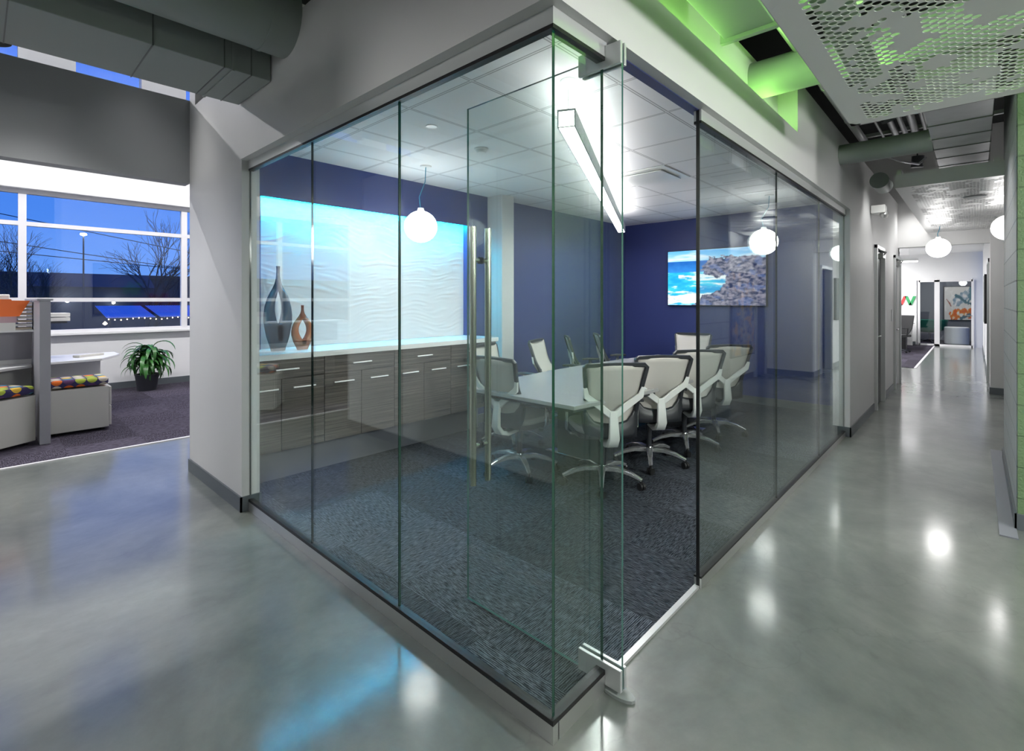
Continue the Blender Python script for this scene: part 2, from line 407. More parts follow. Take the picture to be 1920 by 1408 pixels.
struct('baseboard_hall_left', MB().box(6.488, 8.23, .988, 1.0, 0, .105).box(6.488, 6.5, .988, 1.16, 0, .105).box(9.2, 10.4, .988, 1.0, 0, .105), M['base'], 'grey vinyl base along the hallway wall', 'baseboard')

# meeting room shell
bw = MB()
bw.box(1.40, 3.965, YB, YB+.25, 2.42, ZC+.05)
bw.box(1.40, 1.63, YB, YB+.25, 0, 2.42)
bw.box(1.63, 3.965, YB+.10, YB+.25, 0, 2.42)
bw.box(3.965, XF+.1, YB, YB+.25, 0, ZC+.05)
bw.box(1.63, 3.965, YB, YB+.10, 0, 1.035)
struct('wall_back', bw, M['blue'], 'navy back wall of the meeting room around the lit niche', 'wall')
struct('wall_far', B(XF, XF+.12, 1.10, YB+.2, 0, ZC+.05), M['blue'], 'navy end wall of the meeting room behind the screen', 'wall')
struct('baseboard_far', B(XF-.012, XF, 1.10, YB, .012, .115), M['base'], 'grey vinyl base under the navy end wall', 'baseboard')
struct('baseboard_back', B(3.98, 4.29, YB-.012, YB, .012, .115).box(4.5, XF-.012, YB-.012, YB, .012, .115), M['base'], 'grey vinyl base along the navy back wall', 'baseboard')
struct('baseboard_cabinet', B(1.42, 3.99, 4.25, YB, .012, ZU0), M['dgrey'], 'dark recessed base under the wall cabinets', 'baseboard')
struct('ceiling_meeting', B(1.385, XF, 1.10, YB, ZC, ZC+.03), M['tiles'], 'white lay-in tile ceiling of the meeting room', 'ceiling')
struct('trim_5', MB().box(1.385, XF, 1.10, 1.13, ZC-.006, ZC).box(1.385, 1.41, 1.13, YB, ZC-.006, ZC), M['white'], 'white edge angle of the tile ceiling', 'ceiling trim')
struct('column', MB().box(4.29, 4.50, 4.15, YB, .012, ZC), M['wall'], 'pale grey square column against the navy wall', 'column', bevel=.004)
tag(B(1.633, 3.962, YB+.075, YB+.10, 1.08, 2.418).build('wave_panel', M['wave']), 'white sculpted wave panel washed with cyan light in the niche', 'wall panel')
tag(B(1.66, 3.94, YB+.012, YB+.034, 2.395, 2.412).build('light_strip', M['led'], origin=(2.8, YB+.02, 2.4)), 'thin cyan LED strip at the top of the niche', 'light')
# a lip that hides the strip
struct('trim_6', B(1.63, 3.965, YB, YB+.008, 2.375, 2.42), M['blue'], 'navy lip of the niche', 'wall trim')

# outer shell of office and hall
struct('wall_bulkhead', B(-7, 1.28, 5.06, 5.20, 2.52, 3.25), M['wallg'], 'grey beam spanning the opening to the open office', 'wall')
struct('wall_office_near', B(1.40, 11.4, 4.66, 5.06, 0, 6.0), M['wallw'], 'white office side of the meeting room wall', 'wall')
WX = [-5.8, -3.7, -1.62, .477, 2.58, 4.7, 6.8]
ww = MB()
ww.box(-7, 10, 10.55, 10.75, 0, .97)
ww.box(-7, 10, 10.55, 10.75, 3.17, 4.4)
ww.box(-7, 10, 10.55, 10.75, 5.7, 6.0)
ww.box(-7, -5.8, 10.55, 10.75, .97, 3.17); ww.box(6.8, 10, 10.55, 10.75, .97, 3.17)
cx0 = [-.43-1.53*k for k in range(4, 0, -1)] + [-.43+1.52*k for k in range(0, 6)]
ed = -7
for c in cx0:
    ww.box(ed, c, 10.55, 10.75, 4.4, 5.7); ed = c+.86
ww.box(ed, 10, 10.55, 10.75, 4.4, 5.7)
struct('wall_window_side', ww, M['wallw'], 'white office wall with the long dusk window', 'wall')
cg = MB()
for c in cx0: cg.box(c, c+.86, 10.64, 10.65, 4.4, 5.7)
struct('window_2', cg, M['winglass'], 'row of high clerestory windows', 'window')
struct('baseboard_office', B(-7, 10, 10.535, 10.55, .006, .115), M['base'], 'grey vinyl base under the office window', 'baseboard')
struct('ceiling_office', B(-7, 10, 4.66, 10.8, 6.0, 6.1), M['wallw'], 'high white office ceiling', 'ceiling')
struct('wall_office_left', B(-7.1, -7, 5.06, 10.75, 0, 6.0), M['wallw'], 'white end wall of the office', 'wall')
struct('wall_office_right', B(10, 10.1, 4.66, 10.75, 0, 6.0), M['wallw'], 'white far end wall of the office', 'wall')
struct('ceiling_deck', B(-7, 24.6, -3.8, 4.66, 4.3, 4.4).box(-7, 1.28, 4.66, 5.2, 4.3, 4.4), M['deck'], 'dark exposed roof deck above the hall', 'ceiling')
struct('wall_upper', B(-7, 1.4, 5.06, 5.2, 4.4, 6.0), M['wallw'], 'white wall above the deck edge', 'wall')
struct('wall_left', B(-.42, -.30, 2.2, 5.38, 0, 2.86), M['wallw'], 'white wall end left of the hall', 'wall')
struct('wall_behind', MB().box(-3.7, -3.6, -3.8, 5.2, 0, 4.3).box(-7, -3.6, 5.06, 5.2, 0, 2.52).box(-3.6, 4.64, -3.9, -3.8, 0, 4.3), M['wall'], 'grey hall walls behind the viewpoint', 'wall')
struct('baseboard_left', B(-.30, -.288, 2.2, 5.38, 0, .105), M['base'], 'grey vinyl base on the hall wall end', 'baseboard')

# right side of the hall
bl = MB(); bl.box(4.65, 6.6, -1.4, -.20, 0, 4.3)
struct('wall_block', bl, M['block'], 'grey painted concrete block pier on the right of the hall', 'wall')
struct('wall_block_end', B(4.63, 4.65, -3.8, -.205, 0, 4.3), M['blockg'], 'green block wall face at the right edge', 'wall')
struct('baseboard_block', MB().box(4.618, 4.63, -3.8, -.19, 0, .105).box(4.618, 6.6, -.20, -.188, 0, .105), M['base'], 'grey vinyl base around the block pier', 'baseboard')
struct('wall_alcove', MB().box(6.6, 11.1, -1.17, -1.05, 0, 4.3).box(11.0, 11.12, -1.05, -.18, 0, 4.3), M['wall'], 'grey alcove wall carrying the painting', 'wall')
struct('wall_hall_right', MB().box(11.12, 11.6, -.30, -.18, 0, 3.2).box(12.7, 16.2, -.30, -.18, 0, 3.2).box(17.2, 21.0, -.30, -.18, 0, 3.2).box(11.6, 12.7, -.30, -.18, 2.2, 3.2).box(16.2, 17.2, -.30, -.18, 2.15, 3.2), M['wallw'], 'pale wall right of the far hallway', 'wall')
struct('baseboard_alcove', MB().box(6.6, 11.0, -1.05, -1.038, 0, .105).box(10.988, 11.0, -1.05, -.168, 0, .105).box(11.0, 11.55, -.18, -.168, 0, .105), M['base'], 'grey vinyl base around the alcove', 'baseboard')
struct('baseboard_hall_right', MB().box(12.75, 16.15, -.18, -.168, 0, .105).box(17.25, 21.0, -.18, -.168, 0, .105), M['base'], 'grey vinyl base of the far hallway', 'baseboard')
struct('wall_portal', MB().box(11.12, 11.24, -.18, 1.0, 2.42, 4.3).box(11.12, 11.24, 1.0, 4.66, 3.2, 4.3), M['wall'], 'grey header over the end of the hallway', 'wall')
struct('wall_end', MB().box(21.3, 21.42, 1.42, 4.6, 0, 3.4).box(21.3, 21.42, -.3, 1.42, 2.14, 3.4).box(21.3, 21.42, -.3, .03, 0, 2.14), M['wallw'], 'white wall at the far end around the glazed office', 'wall')
struct('wall_open_left', MB().box(11.36, 21.4, 4.5, 4.62, 0, 3.4).box(11.24, 11.36, 1.0, 4.6, 0, 3.4), M['wallw'], 'white side wall of the far open area', 'wall')
struct('ceiling_end', B(11.24, 24.6, -.4, 4.62, 3.0, 3.1), M['wallw'], 'white ceiling of the far area', 'ceiling')
struct('wall_small_office', MB().box(24.4, 24.5, -1.5, 2.6, 0, 3).box(21.42, 24.4, 2.5, 2.6, 0, 3).box(21.42, 24.4, -1.5, -1.4, 0, 3), M['dgrey'], 'dark grey walls of the small glazed office', 'wall')
struct('floor', B(21.42, 24.4, -1.4, 2.5, 0, .01), M['carpet2'], 'dark carpet inside the small glazed office', 'carpet')
struct('baseboard_end', B(21.28, 21.3, 1.45, 4.5, .0, .11), M['base'], 'grey vinyl base of the far end wall', 'baseboard')
# far glazed front
w = thing('window_3', 'white framed glazed office front at the end of the hallway', 'window', (21.3, .65, 0), kind='structure')
fr = MB()
for y in (.05, .87, .935, 1.36): fr.box(21.24, 21.32, y-.033, y+.033, 0, 2.14)
fr.box(21.24, 21.32, .05, 1.36, 2.08, 2.15); fr.box(21.24, 21.32, .05, 1.36, 0, .06)
fr.build('window_frame', M['frame'], w)
B(21.275, 21.285, .07, 1.35, .06, 2.08).build('pane', M['winglass'], w)
MB().tube([(21.24, .06, 1.0), (21.18, .06, 1.0), (21.18, .2, 1.0)], .012, 8).build('handle', M['chrome'], w)
# small-room glazed opening with lime chair on the right side, seen mirrored in the glass wall
d5 = thing('door_5', 'glass door opening off the right of the far hallway', 'door', (13.2, -.22, 0), kind='structure')
MB().box(11.6, 11.66, -.3, -.16, 0, 2.2).box(12.64, 12.7, -.3, -.16, 0, 2.2).box(11.6, 12.7, -.3, -.16, 2.14, 2.2).build('door_frame', M['aluw'], d5)
MB().obox((11.95, -.5, 1.08), (.5, .012, 2.1), R(-60)).build('pane', M['winglass'], d5)
struct('wall_side_room', MB().box(11.1, 14.1, -3, -2.9, 0, 3).box(11.12, 11.2, -3, -.3, 0, 3).box(14.1, 14.2, -3, -.3, 0, 3).box(11.1, 14.2, -3, -.3, 3, 3.1), M['bluedoor'], 'dark blue walls of the side room', 'wall')

# ------------------------------------------------------------------ office window
w = thing('window_1', 'long white framed office window looking onto a blue dusk street', 'window', (.5, 10.6, 2.07), kind='structure')
fr = MB()
for x in WX: fr.box(x-.045, x+.045, 10.53, 10.62, .97, 3.17)
for z in (.995, 1.50, 2.655, 3.14): fr.box(WX[0], WX[-1], 10.535, 10.615, z-.032, z+.032)
fr.build('window_frame', M['frame'], w)
B(WX[0], WX[-1], 10.575, 10.585, .99, 3.15).build('pane', M['winglass'], w)
B(WX[0]-.1, WX[-1]+.1, 10.47, 10.56, .94, .972).build('window_sill', M['whitel'], w)
tag(B(-6.2, 7.2, 10.42, 10.53, 3.17, 3.38).build('shade_box', M['whitel'], origin=(.5, 10.5, 3.2), bevel=.01), 'white roller shade box running above the office window', 'roller shade')

# ------------------------------------------------------------------ glass walls
gw = .012
def pane(x0, x1, y0, y1, z0, z1, label, edge=True):
    """glass box whose narrow side faces are green"""
    mb = MB(); vs = [(x, y, z) for z in (z0, z1) for y in (y0, y1) for x in (x0, x1)]
    alongx = (x1-x0) > (y1-y0)
    mb.add(vs, []); o = 0
    F = [(0,2,3,1), (4,5,7,6), (0,1,5,4), (2,6,7,3), (0,4,6,2), (1,3,7,5)]
    big = (2, 3) if alongx else (4, 5)
    for i, f in enumerate(F): mb.f.append(list(f)); mb.mi.append(0 if i in big else 1)
    ob = mb.build('glass_panel', [M['glass'], M['gedge' if 'corner' in label else 'dedge']], origin=((x0+x1)/2, (y0+y1)/2, z0))
    return tag(ob, label, 'glass panel', 'glass wall panels of the meeting room')
g = .0022
z0, z1 = .045, 2.455
ys = [GY, 1.954, 2.833, 3.80]
labs = ['clear glass wall panel left of the near corner', 'clear glass wall panel in the middle of the left glass wall', 'clear glass wall panel next to the pale pier on the left']
for i in range(3): pane(GX+.006, GX+.006+gw, ys[i]+(g if i else 0), ys[i+1]-g, z0, z1, labs[i])
pane(GX+.02, 1.648, GY, GY+gw, z0, z1, 'narrow clear glass sidelight between near corner and open door')
xs = [2.565, 3.955, 5.30, 6.50]
labs = ['clear glass wall panel right of the door opening', 'clear glass wall panel in the middle of the hallway glass wall', 'clear glass wall panel at the far end of the hallway glass wall']
for i in range(3): pane(xs[i]+(g if i else 0), xs[i+1]-g, GY, GY+gw, z0, z1, labs[i])
# silicone seams
sm = 0
# bottom channel, gasket and head channel
ch = MB()
ch.box(GX-.004, GX+.024, GY-.012, 3.79, 0, .062)
ch.box(GX+.030, 1.655, GY-.012, GY+.028, 0, .062)
ch.box(2.56, 6.495, GY-.012, GY+.028, 0, .052)
struct('trim_7', ch, M['alu'], 'brushed aluminium floor channel of the glass wall', 'floor channel')
ck = MB()
ck.box(GX-.0035, GX+.0295, GY-.0115, 3.79, .062, .080)
ck.box(GX+.0295, 1.655, GY-.0115, GY+.0275, .062, .080)
ck.box(2.56, 6.495, GY-.0115, GY+.0275, .052, .062)
ck.box(GX-.0035, GX+.0295, GY-.0115, 3.79, 2.418, 2.432)
ck.box(GX+.0295, 1.655, GY-.0115, GY+.0275, 2.418, 2.432)
ck.box(2.56, 6.495, GY-.0115, GY+.0275, 2.418, 2.432)
struct('trim_8', ck, M['gasket'], 'black gasket lines of the glass wall', 'gasket')
hc = MB()
hc.box(GX-.004, GX+.030, GY-.012, 3.79, 2.432, ZH)
hc.box(GX+.030, 1.655, GY-.012, GY+.028, 2.432, ZH)
hc.box(2.56, 6.495, GY-.012, GY+.028, 2.432, ZH)
struct('trim_9', hc, M['aluw'], 'aluminium head channel of the glass wall', 'head channel')
struct('trim_10', MB().box(1.655, 2.56, GY-.002, GY+.024, 0, .014), M['aluw'], 'metal threshold of the open door', 'threshold')
struct('trim_11', B(2.556, 2.5655, GY-.002, GY+.014, .0, ZH), M['gasket'], 'black edge of the glass at the door opening', 'glass edge')

# open door
LX = 1.665
d = thing('door_1', 'frameless glass door standing open into the meeting room with tall pull handles', 'door', (LX, GY, 0), kind='structure')
mb = MB(); mb.box(LX-.006, LX+.006, .977, 1.846, .02, 2.446); mb.mi = [1, 1, 1, 1, 0, 0]
mb.build('door_glass', [M['glass'], mat('pale_glass_edge', (.035, .12, .105), .1, coat=1)], d)
for s in (-1, 1):
    x = LX + s*.05
    pl = MB().tube([(x, 1.755, .615), (x, 1.755, 1.85)], .0165, 16).build('pull_handle', M['steel'], d, smooth=True)
    for z in (.80, 1.69):
        MB().tube([(LX+s*.006, 1.755, z), (x, 1.755, z)], .011, 12).build('handle_standoff', M['chrome'], pl, smooth=True)
        MB().tube([(LX+s*.006, 1.755, z), (LX+s*.010, 1.755, z)], .017, 14).build('washer', M['black'], pl, smooth=True)
for z0_, z1_ in ((.022, .105), (2.39, 2.475)):
    pf = MB().box(LX-.022, LX-.007, .972, 1.165, z0_, z1_).box(LX+.007, LX+.022, .972, 1.165, z0_, z1_)
    pf.build('patch_fitting', M['aluw'], d, bevel=.002)
tag(MB().prism([(LX-.035+.07*(k in (1, 2)), 0) for k in range(0)] or [(LX+.045*math.cos(a)*.7, 1.0+.075*math.sin(a)) for a in [2*math.pi*k/16 for k in range(16)]], 0, .012).build('floor_pivot', M['duct'], origin=(LX, 1.0, 0)),
    'small rounded metal floor pivot plate under the open glass door', 'door pivot')

# ------------------------------------------------------------------ meeting room furniture
# credenza units
edges = [1.42, 1.97, 2.65, 3.33, 3.99]
lab = ['dark zebra-wood wall cabinet unit nearest the pier, under the tall vase', 'dark zebra-wood wall cabinet unit second from the pier, under the white counter',
       'dark zebra-wood wall cabinet unit third from the pier, under the white counter', 'dark zebra-wood wall cabinet unit at the column end of the counter']
ZU, ZT, ZD = .325, 1.035, .884
for i in range(4):
    a, b = edges[i], edges[i+1]
    t = thing('cabinet_unit', lab[i], 'cabinet', ((a+b)/2, 3.975, ZU), 'wall cabinets under the white counter')
    B(a+.001, b-.001, 3.975, YB, ZU, ZT).build('body', M['wood'], t)
    dr = B(a+.003, b-.003, 3.955, 3.974, ZD+.002, ZT-.003).build('drawer', M['wood'], t)
    c = (a+b)/2
    if i: MB().tube([(c-.09, 3.935, .955), (c+.09, 3.935, .955)], .0065, 8).box(c-.075, c-.07, 3.935, 3.955, .952, .958).box(c+.07, c+.075, 3.935, 3.955, .952, .958).build('handle', M['satin'], dr)
    else: MB().tube([(1.57, 3.935, .955), (1.75, 3.935, .955)], .0065, 8).box(1.585, 1.59, 3.935, 3.955, .952, .958).box(1.72, 1.725, 3.935, 3.955, .952, .958).build('handle', M['satin'], dr)
    mid = c if i else 1.62
    for p, q in ((a, mid), (mid, b)):
        do = B(p+.003, q-.003, 3.955, 3.974, ZU, ZD-.002).build('cabinet_door', M['wood'], t)
        k = (p+q)/2; hw = min(.09, (q-p)/2-.03)
        MB().tube([(k-hw, 3.935, .807), (k+hw, 3.935, .807)], .0065, 8).box(k-hw*.8, k-hw*.8+.005, 3.935, 3.955, .804, .81).box(k+hw*.8, k+hw*.8+.005, 3.935, 3.955, .804, .81).build('handle', M['satin'], do)
tag(MB().box(1.42, 4.01, 3.935, YB, ZT, 1.078).box(1.632, 3.963, YB, YB+.10, ZT, 1.078).build('countertop', M['counter'], origin=(2.7, 4.2, ZT)), 'long white countertop over the dark wall cabinets', 'countertop')

def vase(label, cx, cy, z, H, W, hole, m, dz):
    """flat bottle with an almond-shaped opening through the body"""
    K = [(0, .50), (.06, .60), (.18, .84), (.32, .99), (.42, 1.0), (.52, .92), (.62, .74), (.70, .52), (.76, .33), (.82, .20), (.88, .135), (.95, .12), (1.0, .145)]
    def outer(h):
        for (a, p), (b, q) in zip(K, K[1:]):
            if a <= h <= b: f_ = (h-a)/(b-a); return W/2*(p+(q-p)*f_)
        return W/2*K[-1][1]
    mb = MB(); n = 14; nz = 40
    h0, h1, hw = hole
    for sgn in (-1, 1):
        rings = []
        for j in range(nz+1):
            h = j/nz; o = max(.012, outer(h)); inn = 0
            if h0 < h < h1: inn = hw*math.sin(math.pi*(h-h0)/(h1-h0))**.9
            c = (o+inn)/2*sgn; r = (o-inn)/2; dep = dz*min(1, o/(W*.35)) 
            if inn == 0: c, r = 0, o
            rings.append([(cx+(c+r*1.02*math.cos(2*math.pi*k/n)), cy+dep*math.sin(2*math.pi*k/n), z+h*H) for k in range(n)])
        mb.loft(rings)
    return tag(mb.build('vase', m, smooth=True, origin=(cx, cy, z)), label, 'vase')
vase('tall slate-blue bottle vase with a long almond opening, on the white counter', 1.70, 4.22, 1.078, .70, .225, (.30, .72, .03), M['slate'], .05)
vase('short copper-brown bottle vase with an almond opening, on the white counter', 1.895, 4.20, 1.078, .375, .185, (.22, .68, .036), M['copper'], .035)

# television
tv = thing('television', 'wall-mounted flat screen showing surf and a rocky cliff', 'television', (XF, 2.86, 1.84))
ty0, ty1, tz0, tz1 = 2.135, 3.61, 1.405, 2.275
B(XF-.06, XF-.001, ty0, ty1, tz0, tz1).build('casing', M['black'], tv, bevel=.004)
def surf(u, v):
    n = fbm(u*4, v*9, 1); n2 = fbm(u*14, v*14, 3); n3 = fbm(u*26, v*26, 6, 4); n4 = fbm(u*6, v*22, 31)
    if v > .80: c = lerp((.34, .70, .95), (.12, .45, .88), (v-.80)/.2); c = lerp(c, (.80, .90, .98), max(0, fbm(u*2.2, v*10, 9)+.1)*1.3)
    elif v > .60: c = lerp((.04, .26, .72), (.02, .14, .50), (v-.60)/.2+n2*.25)
    else:
        c = lerp((.02, .38, .80), (.06, .66, .90), .5+n)
        f = n4*.9+n*.6 + .75*math.exp(-((v-.54+.08*u)/.055)**2)*(u > .12) + .95*math.exp(-((v-.10)/.11)**2) - .22
        c = lerp(c, (.90, .96, .98), f*2.2)
    q = .045*n2+.03*n
    top = .86-.9*max(0, .46-u)**1.0*2.2-.10*max(0, u-.60)+q
    head = v < top and v > .52+.22*max(0, .48-u)-.10*max(0, u-.55)+q and u > .36+q
    body = u > .62+q+.5*max(0, v-.55)*0 and v < .84+q-.18*max(0, u-.7)
    low = v < (u-.27)*1.05+q*1.4 and u > .27
    if (head or body or low):
        k = .45+n3*1.0+n2*.5; c = lerp((.030, .045, .12), (.36, .33, .42), k)
        if fbm(u*8, v*8, 20) > .28: c = lerp(c, (.12, .20, .50), .45)
    return c
canvas('screen', (XF-.062, ty1-.012, tz0+.012), (0, -(ty1-ty0-.024), 0), (0, 0, tz1-tz0-.024), 170, 100, surf, M['screen'], tv)

# table
TZ = .74
pts = []
xa, xb, yc = 2.90, 6.45, 2.66
for k in range(25):
    x = xa+(xb-xa)*k/24; hwid = .57+.12*math.sin(math.pi*k/24); pts.append((x, yc-hwid))
pts += [(x, 2*yc-y) for x, y in reversed(pts)]
t = thing('conference_table', 'long boat-shaped grey conference table with white mesh chairs around it', 'table', (4.7, yc, .012))
MB().prism(pts, TZ-.03, TZ).build('tabletop', M['table'], t, bevel=.003)
inn = [(4.7+(x-4.7)*.985, yc+(y-yc)*.95) for x, y in pts]
MB().prism(inn, TZ-.055, TZ-.03).build('under_edge', M['dark'], t)
for x in (3.85, 5.6):
    MB().box(x-.05, x+.05, yc-.28, yc+.28, .03, TZ-.055).build('pedestal_leg', M['dark'], t, bevel=.01)
    MB().box(x-.06, x+.06, yc-.42, yc+.42, .012, .04).build('foot', M['chrome'], t, bevel=.008)

# office chair
def make_chair():
    r = thing('office_chair', 'x', 'chair')
    poly = []
    for k in range(40):
        a = 2*math.pi*k/40; c, s_ = math.cos(a), math.sin(a)
        poly.append((.245*math.copysign(abs(c)**.45, c), .02+.235*math.copysign(abs(s_)**.45, s_)))
    MB().prism(poly, .455, .505).build('seat', M['seatf'], r, smooth=True, bevel=.014)
    MB().prism([(x*.97, y*.97) for x, y in poly], .415, .455).build('seat_pan', M['dark'], r, smooth=True)
    def by(z): return -.215-.14*(max(0, z-.45)/.57)**1.3 + .05*math.exp(-((z-.62)/.1)**2)
    W = [(.46, .185), (.52, .205), (.60, .208), (.70, .205), (.78, .212), (.88, .225), (.95, .236), (.985, .240)]
    path = [(-w_, by(z), z) for z, w_ in W] 
    full = path + [(-.222, by(1.0), 1.002), (0, by(1.0)+.012, 1.006), (.222, by(1.0), 1.002)] + [(-p[0], p[1], p[2]) for p in reversed(path)] + [(0, by(.45)-.005, .452)] 
    full.append(full[0])
    MB().sweep(full, (.032, .030), (0, 1, 0)).build('backrest_frame', M['dark'], r, smooth=True)
    vs = []; nx, nz = 10, 14
    def wz(z):
        for (a, wa), (b, wb) in zip(W, W[1:]):
            if a <= z <= b: return wa+(wb-wa)*(z-a)/(b-a)
        return W[-1][1]
    for j in range(nz+1):
        z = .465+(.995-.465)*j/nz
        for i in range(nx+1):
            q = -1+2*i/nx; vs.append((q*(wz(z)-.008), by(z)+.004-.022*(1-q*q), z))
    MB().add(vs, [(j*(nx+1)+i, j*(nx+1)+i+1, (j+1)*(nx+1)+i+1, (j+1)*(nx+1)+i) for j in range(nz) for i in range(nx)]).build('backrest', M['cream'], r, smooth=True, solid=.012)
    sh = MB(); vs = []
    for j in range(6):
        z = .43+.17*j/5
        for i in range(nx+1):
            q = -1+2*i/nx; vs.append((q*(.205+.012*j/5), by(z)-.018-.020*(1-q*q), z+(.0 if abs(q) < .7 else .10*j/5*(abs(q)-.7)/.3) - .06*j/5*(1-q*q)))
    MB().add(vs, [(j*(nx+1)+i, j*(nx+1)+i+1, (j+1)*(nx+1)+i+1, (j+1)*(nx+1)+i) for j in range(5) for i in range(nx)]).build('back_shell', M['dark'], r, smooth=True, solid=.010)
    yk = MB()
    for s in (-1, 1):
        yk.sweep([(s*.226, by(.82)-.012, .83), (s*.212, by(.76)-.025, .765), (s*.12, by(.68)-.060, .695), (s*.018, by(.62)-.085, .615)], [(.030, .020), (.046, .022), (.052, .024), (.050, .030)], (0, 1, 0))
    yk.sweep([(0, by(.62)-.085, .645), (0, by(.55)-.095, .55), (0, by(.47)-.090, .44), (0, -.26, .385), (0, -.18, .362), (0, -.06, .372)], [(.062, .030), (.070, .032), (.082, .036), (.088, .04), (.085, .036), (.08, .034)], (0, 1, .25))
    yk.build('yoke', M['white'], r, smooth=True)
    for s in (-1, 1):
        ar = MB().sweep([(s*.285, -.10, .682), (s*.29, .0, .690), (s*.285, .12, .688)], [(.06, .022), (.085, .026), (.07, .022)], (0, 0, 1)).build('armrest', M['dark'], r, smooth=True)
        MB().sweep([(s*.10, .02, .405), (s*.26, .02, .41), (s*.292, .01, .45), (s*.292, .0, .68)], [(.05, .012), (.05, .014), (.05, .018), (.045, .016)], (s*.6, 0, .8)).build('arm_support', M['chrome'], ar, smooth=True)
    MB().lathe([(.024, .10), (.024, .30), (.032, .30), (.032, .375), (.09, .378), (.09, .415)], n=16).build('gas_column', M['dark'], r, smooth=True)
    MB().lathe([(.0, .155), (.035, .155), (.045, .13), (.045, .10), (.03, .075)], n=16).build('hub', M['chrome'], r, smooth=True)
    for k in range(5):
        a = R(90+72*k+18); c, s_ = math.cos(a), math.sin(a)
        lg = MB().sweep([(c*.03, s_*.03, .128), (c*.14, s_*.14, .132), (c*.24, s_*.24, .112), (c*.325, s_*.325, .078)], [(.062, .044), (.050, .036), (.038, .030), (.030, .022)], (0, 0, 1)).build('base_leg', M['polal'], r, smooth=True)
        cs = MB(); px, py = c*.32, s_*.32; b = a+R(50)
        for q in (-1, 1):
            ox, oy = math.cos(b)*.013*q, math.sin(b)*.013*q
            cs.tube([(px+ox-math.cos(b)*.009, py+oy-math.sin(b)*.009, .029), (px+ox+math.cos(b)*.009, py+oy+math.sin(b)*.009, .029)], .029, 14)
        cs.tube([(px, py, .03), (px, py, .08)], .010, 8)
        cs.build('caster', M['black'], lg, smooth=True)
    return r
proto = make_chair()
# (back-top x, back-top y, facing angle from +X in degrees, label)
CH = [(3.235, 1.95, 50, 'white mesh office chair seen from behind, nearest the door opening'),
      (3.95, 1.92, 48, 'white mesh office chair seen from behind, second from the door opening along the hallway side'),
      (4.62, 1.89, 47, 'white mesh office chair seen from behind, third from the door opening along the hallway side'),
      (5.38, 1.88, 48, 'white mesh office chair seen from behind, farthest along the hallway side of the table'),
      (2.88, 2.90, 2, 'white mesh office chair seen from behind at the near table end behind the door handle'),
      (3.70, 3.86, -78, 'white mesh office chair on the cabinet side, just beyond the tall door handle'),
      (4.55, 3.84, -70, 'white mesh office chair facing forward in front of the pale column'),
      (5.22, 3.88, -47, 'white mesh office chair seen edge-on, third along the cabinet side'),
      (5.88, 3.86, -47, 'white mesh office chair seen edge-on, farthest along the cabinet side'),
      (6.93, 2.93, 193, 'white mesh office chair facing outward at the head of the table under the screen')]
for i, (x, y, a, l) in enumerate(CH):
    o = proto if i == 0 else copy_tree(proto)
    o.location = (x+math.cos(R(a))*.35, y+math.sin(R(a))*.35, .012); o.rotation_euler = (0, 0, R(a-90))
    o['label'] = l; o['group'] = 'white mesh chairs around the conference table'

# linear pendant
p0, p1 = Vector((2.27, 1.69, 2.50)), Vector((6.35, 3.74, 2.50))
dd = (p1-p0).normalized(); nn = Vector((-dd.y, dd.x, 0))
lt = thing('linear_pendant_light', 'long slim aluminium linear light hung diagonally over the conference table', 'light', tuple((p0+p1)/2))
def lbar(o0, o1, z0_, z1_):
    mb = MB(); vs = []
    for z in (z0_, z1_):
        for p in (p0, p1):
            for o in (o0, o1): q = p+nn*o; vs.append((q.x, q.y, z))
    return mb.add(vs, [(0,1,3,2), (4,6,7,5), (0,4,5,1), (2,3,7,6), (0,2,6,4), (1,5,7,3)])
a = lbar(-.052, -.044, 2.475, 2.575); b = lbar(.044, .052, 2.475, 2.575); a.add(b.v, b.f)
a.build('housing', M['aluw'], lt)
lbar(-.043, .043, 2.482, 2.556).build('diffuser', M['lin'], lt)
lbar(-.040, .040, 2.560, 2.568).build('uplight_lens', M['linup'], lt)
ec = MB()
for p in (p0, p1):
    ec.obox((p.x, p.y, 2.570), (.006, .104, .012), math.atan2(dd.y, dd.x)).obox((p.x, p.y, 2.477), (.006, .104, .006), math.atan2(dd.y, dd.x))
ec.build('end_cap', M['aluw'], lt)
for f_ in (.015, .42, .83):
    q = p0.lerp(p1, f_)
    cb = MB().tube([(q.x, q.y, 2.57), (q.x, q.y, ZC)], .002, 6).build('suspension_cable', M['alu'], lt)
    MB().lathe([(.03, ZC-.012), (.05, ZC-.002), (.05, ZC)], (q.x, q.y, 0), 18).build('canopy', M['white'], cb)

# globe pendants
def globe(label, x, y, z, ztop, r=.152, kx=.03, group='white globe pendants'):
    g_ = thing('globe_pendant', label, 'light', (x, y, z), group)
    mb = MB(); pr = [(max(.001, r*math.sin(math.pi*k/20)), -r*.97*math.cos(math.pi*k/20)) for k in range(21)]
    mb.lathe(pr, (x, y, z), 32).build('globe', M['globe'], g_, smooth=True)
    MB().lathe([(.035, 0), (.028, .03)], (x, y, z+r*.955), 16).build('cap', M['white'], g_)
    h = ztop-(z+r)
    MB().tube([(x, y, z+r*.97), (x-kx*.2, y+kx*.3, z+r+h*.3), (x+kx*.9, y-kx*.5, z+r+h*.65), (x+kx, y-kx*.6, ztop-.01)], .0045, 8).build('cord', M['cord'], g_, smooth=True)
    MB().lathe([(.05, ztop-.012), (.055, ztop)], (x+kx, y-kx*.6, 0), 18).build('canopy', M['white'], g_)
globe('glowing white globe pendant over the white counter', 2.857, 3.83, 2.19, ZC, r=.152, kx=.04)
globe('glowing white globe pendant in the meeting room near the hallway glass', 6.45, 1.86, 2.195, ZC, r=.157, kx=.07)
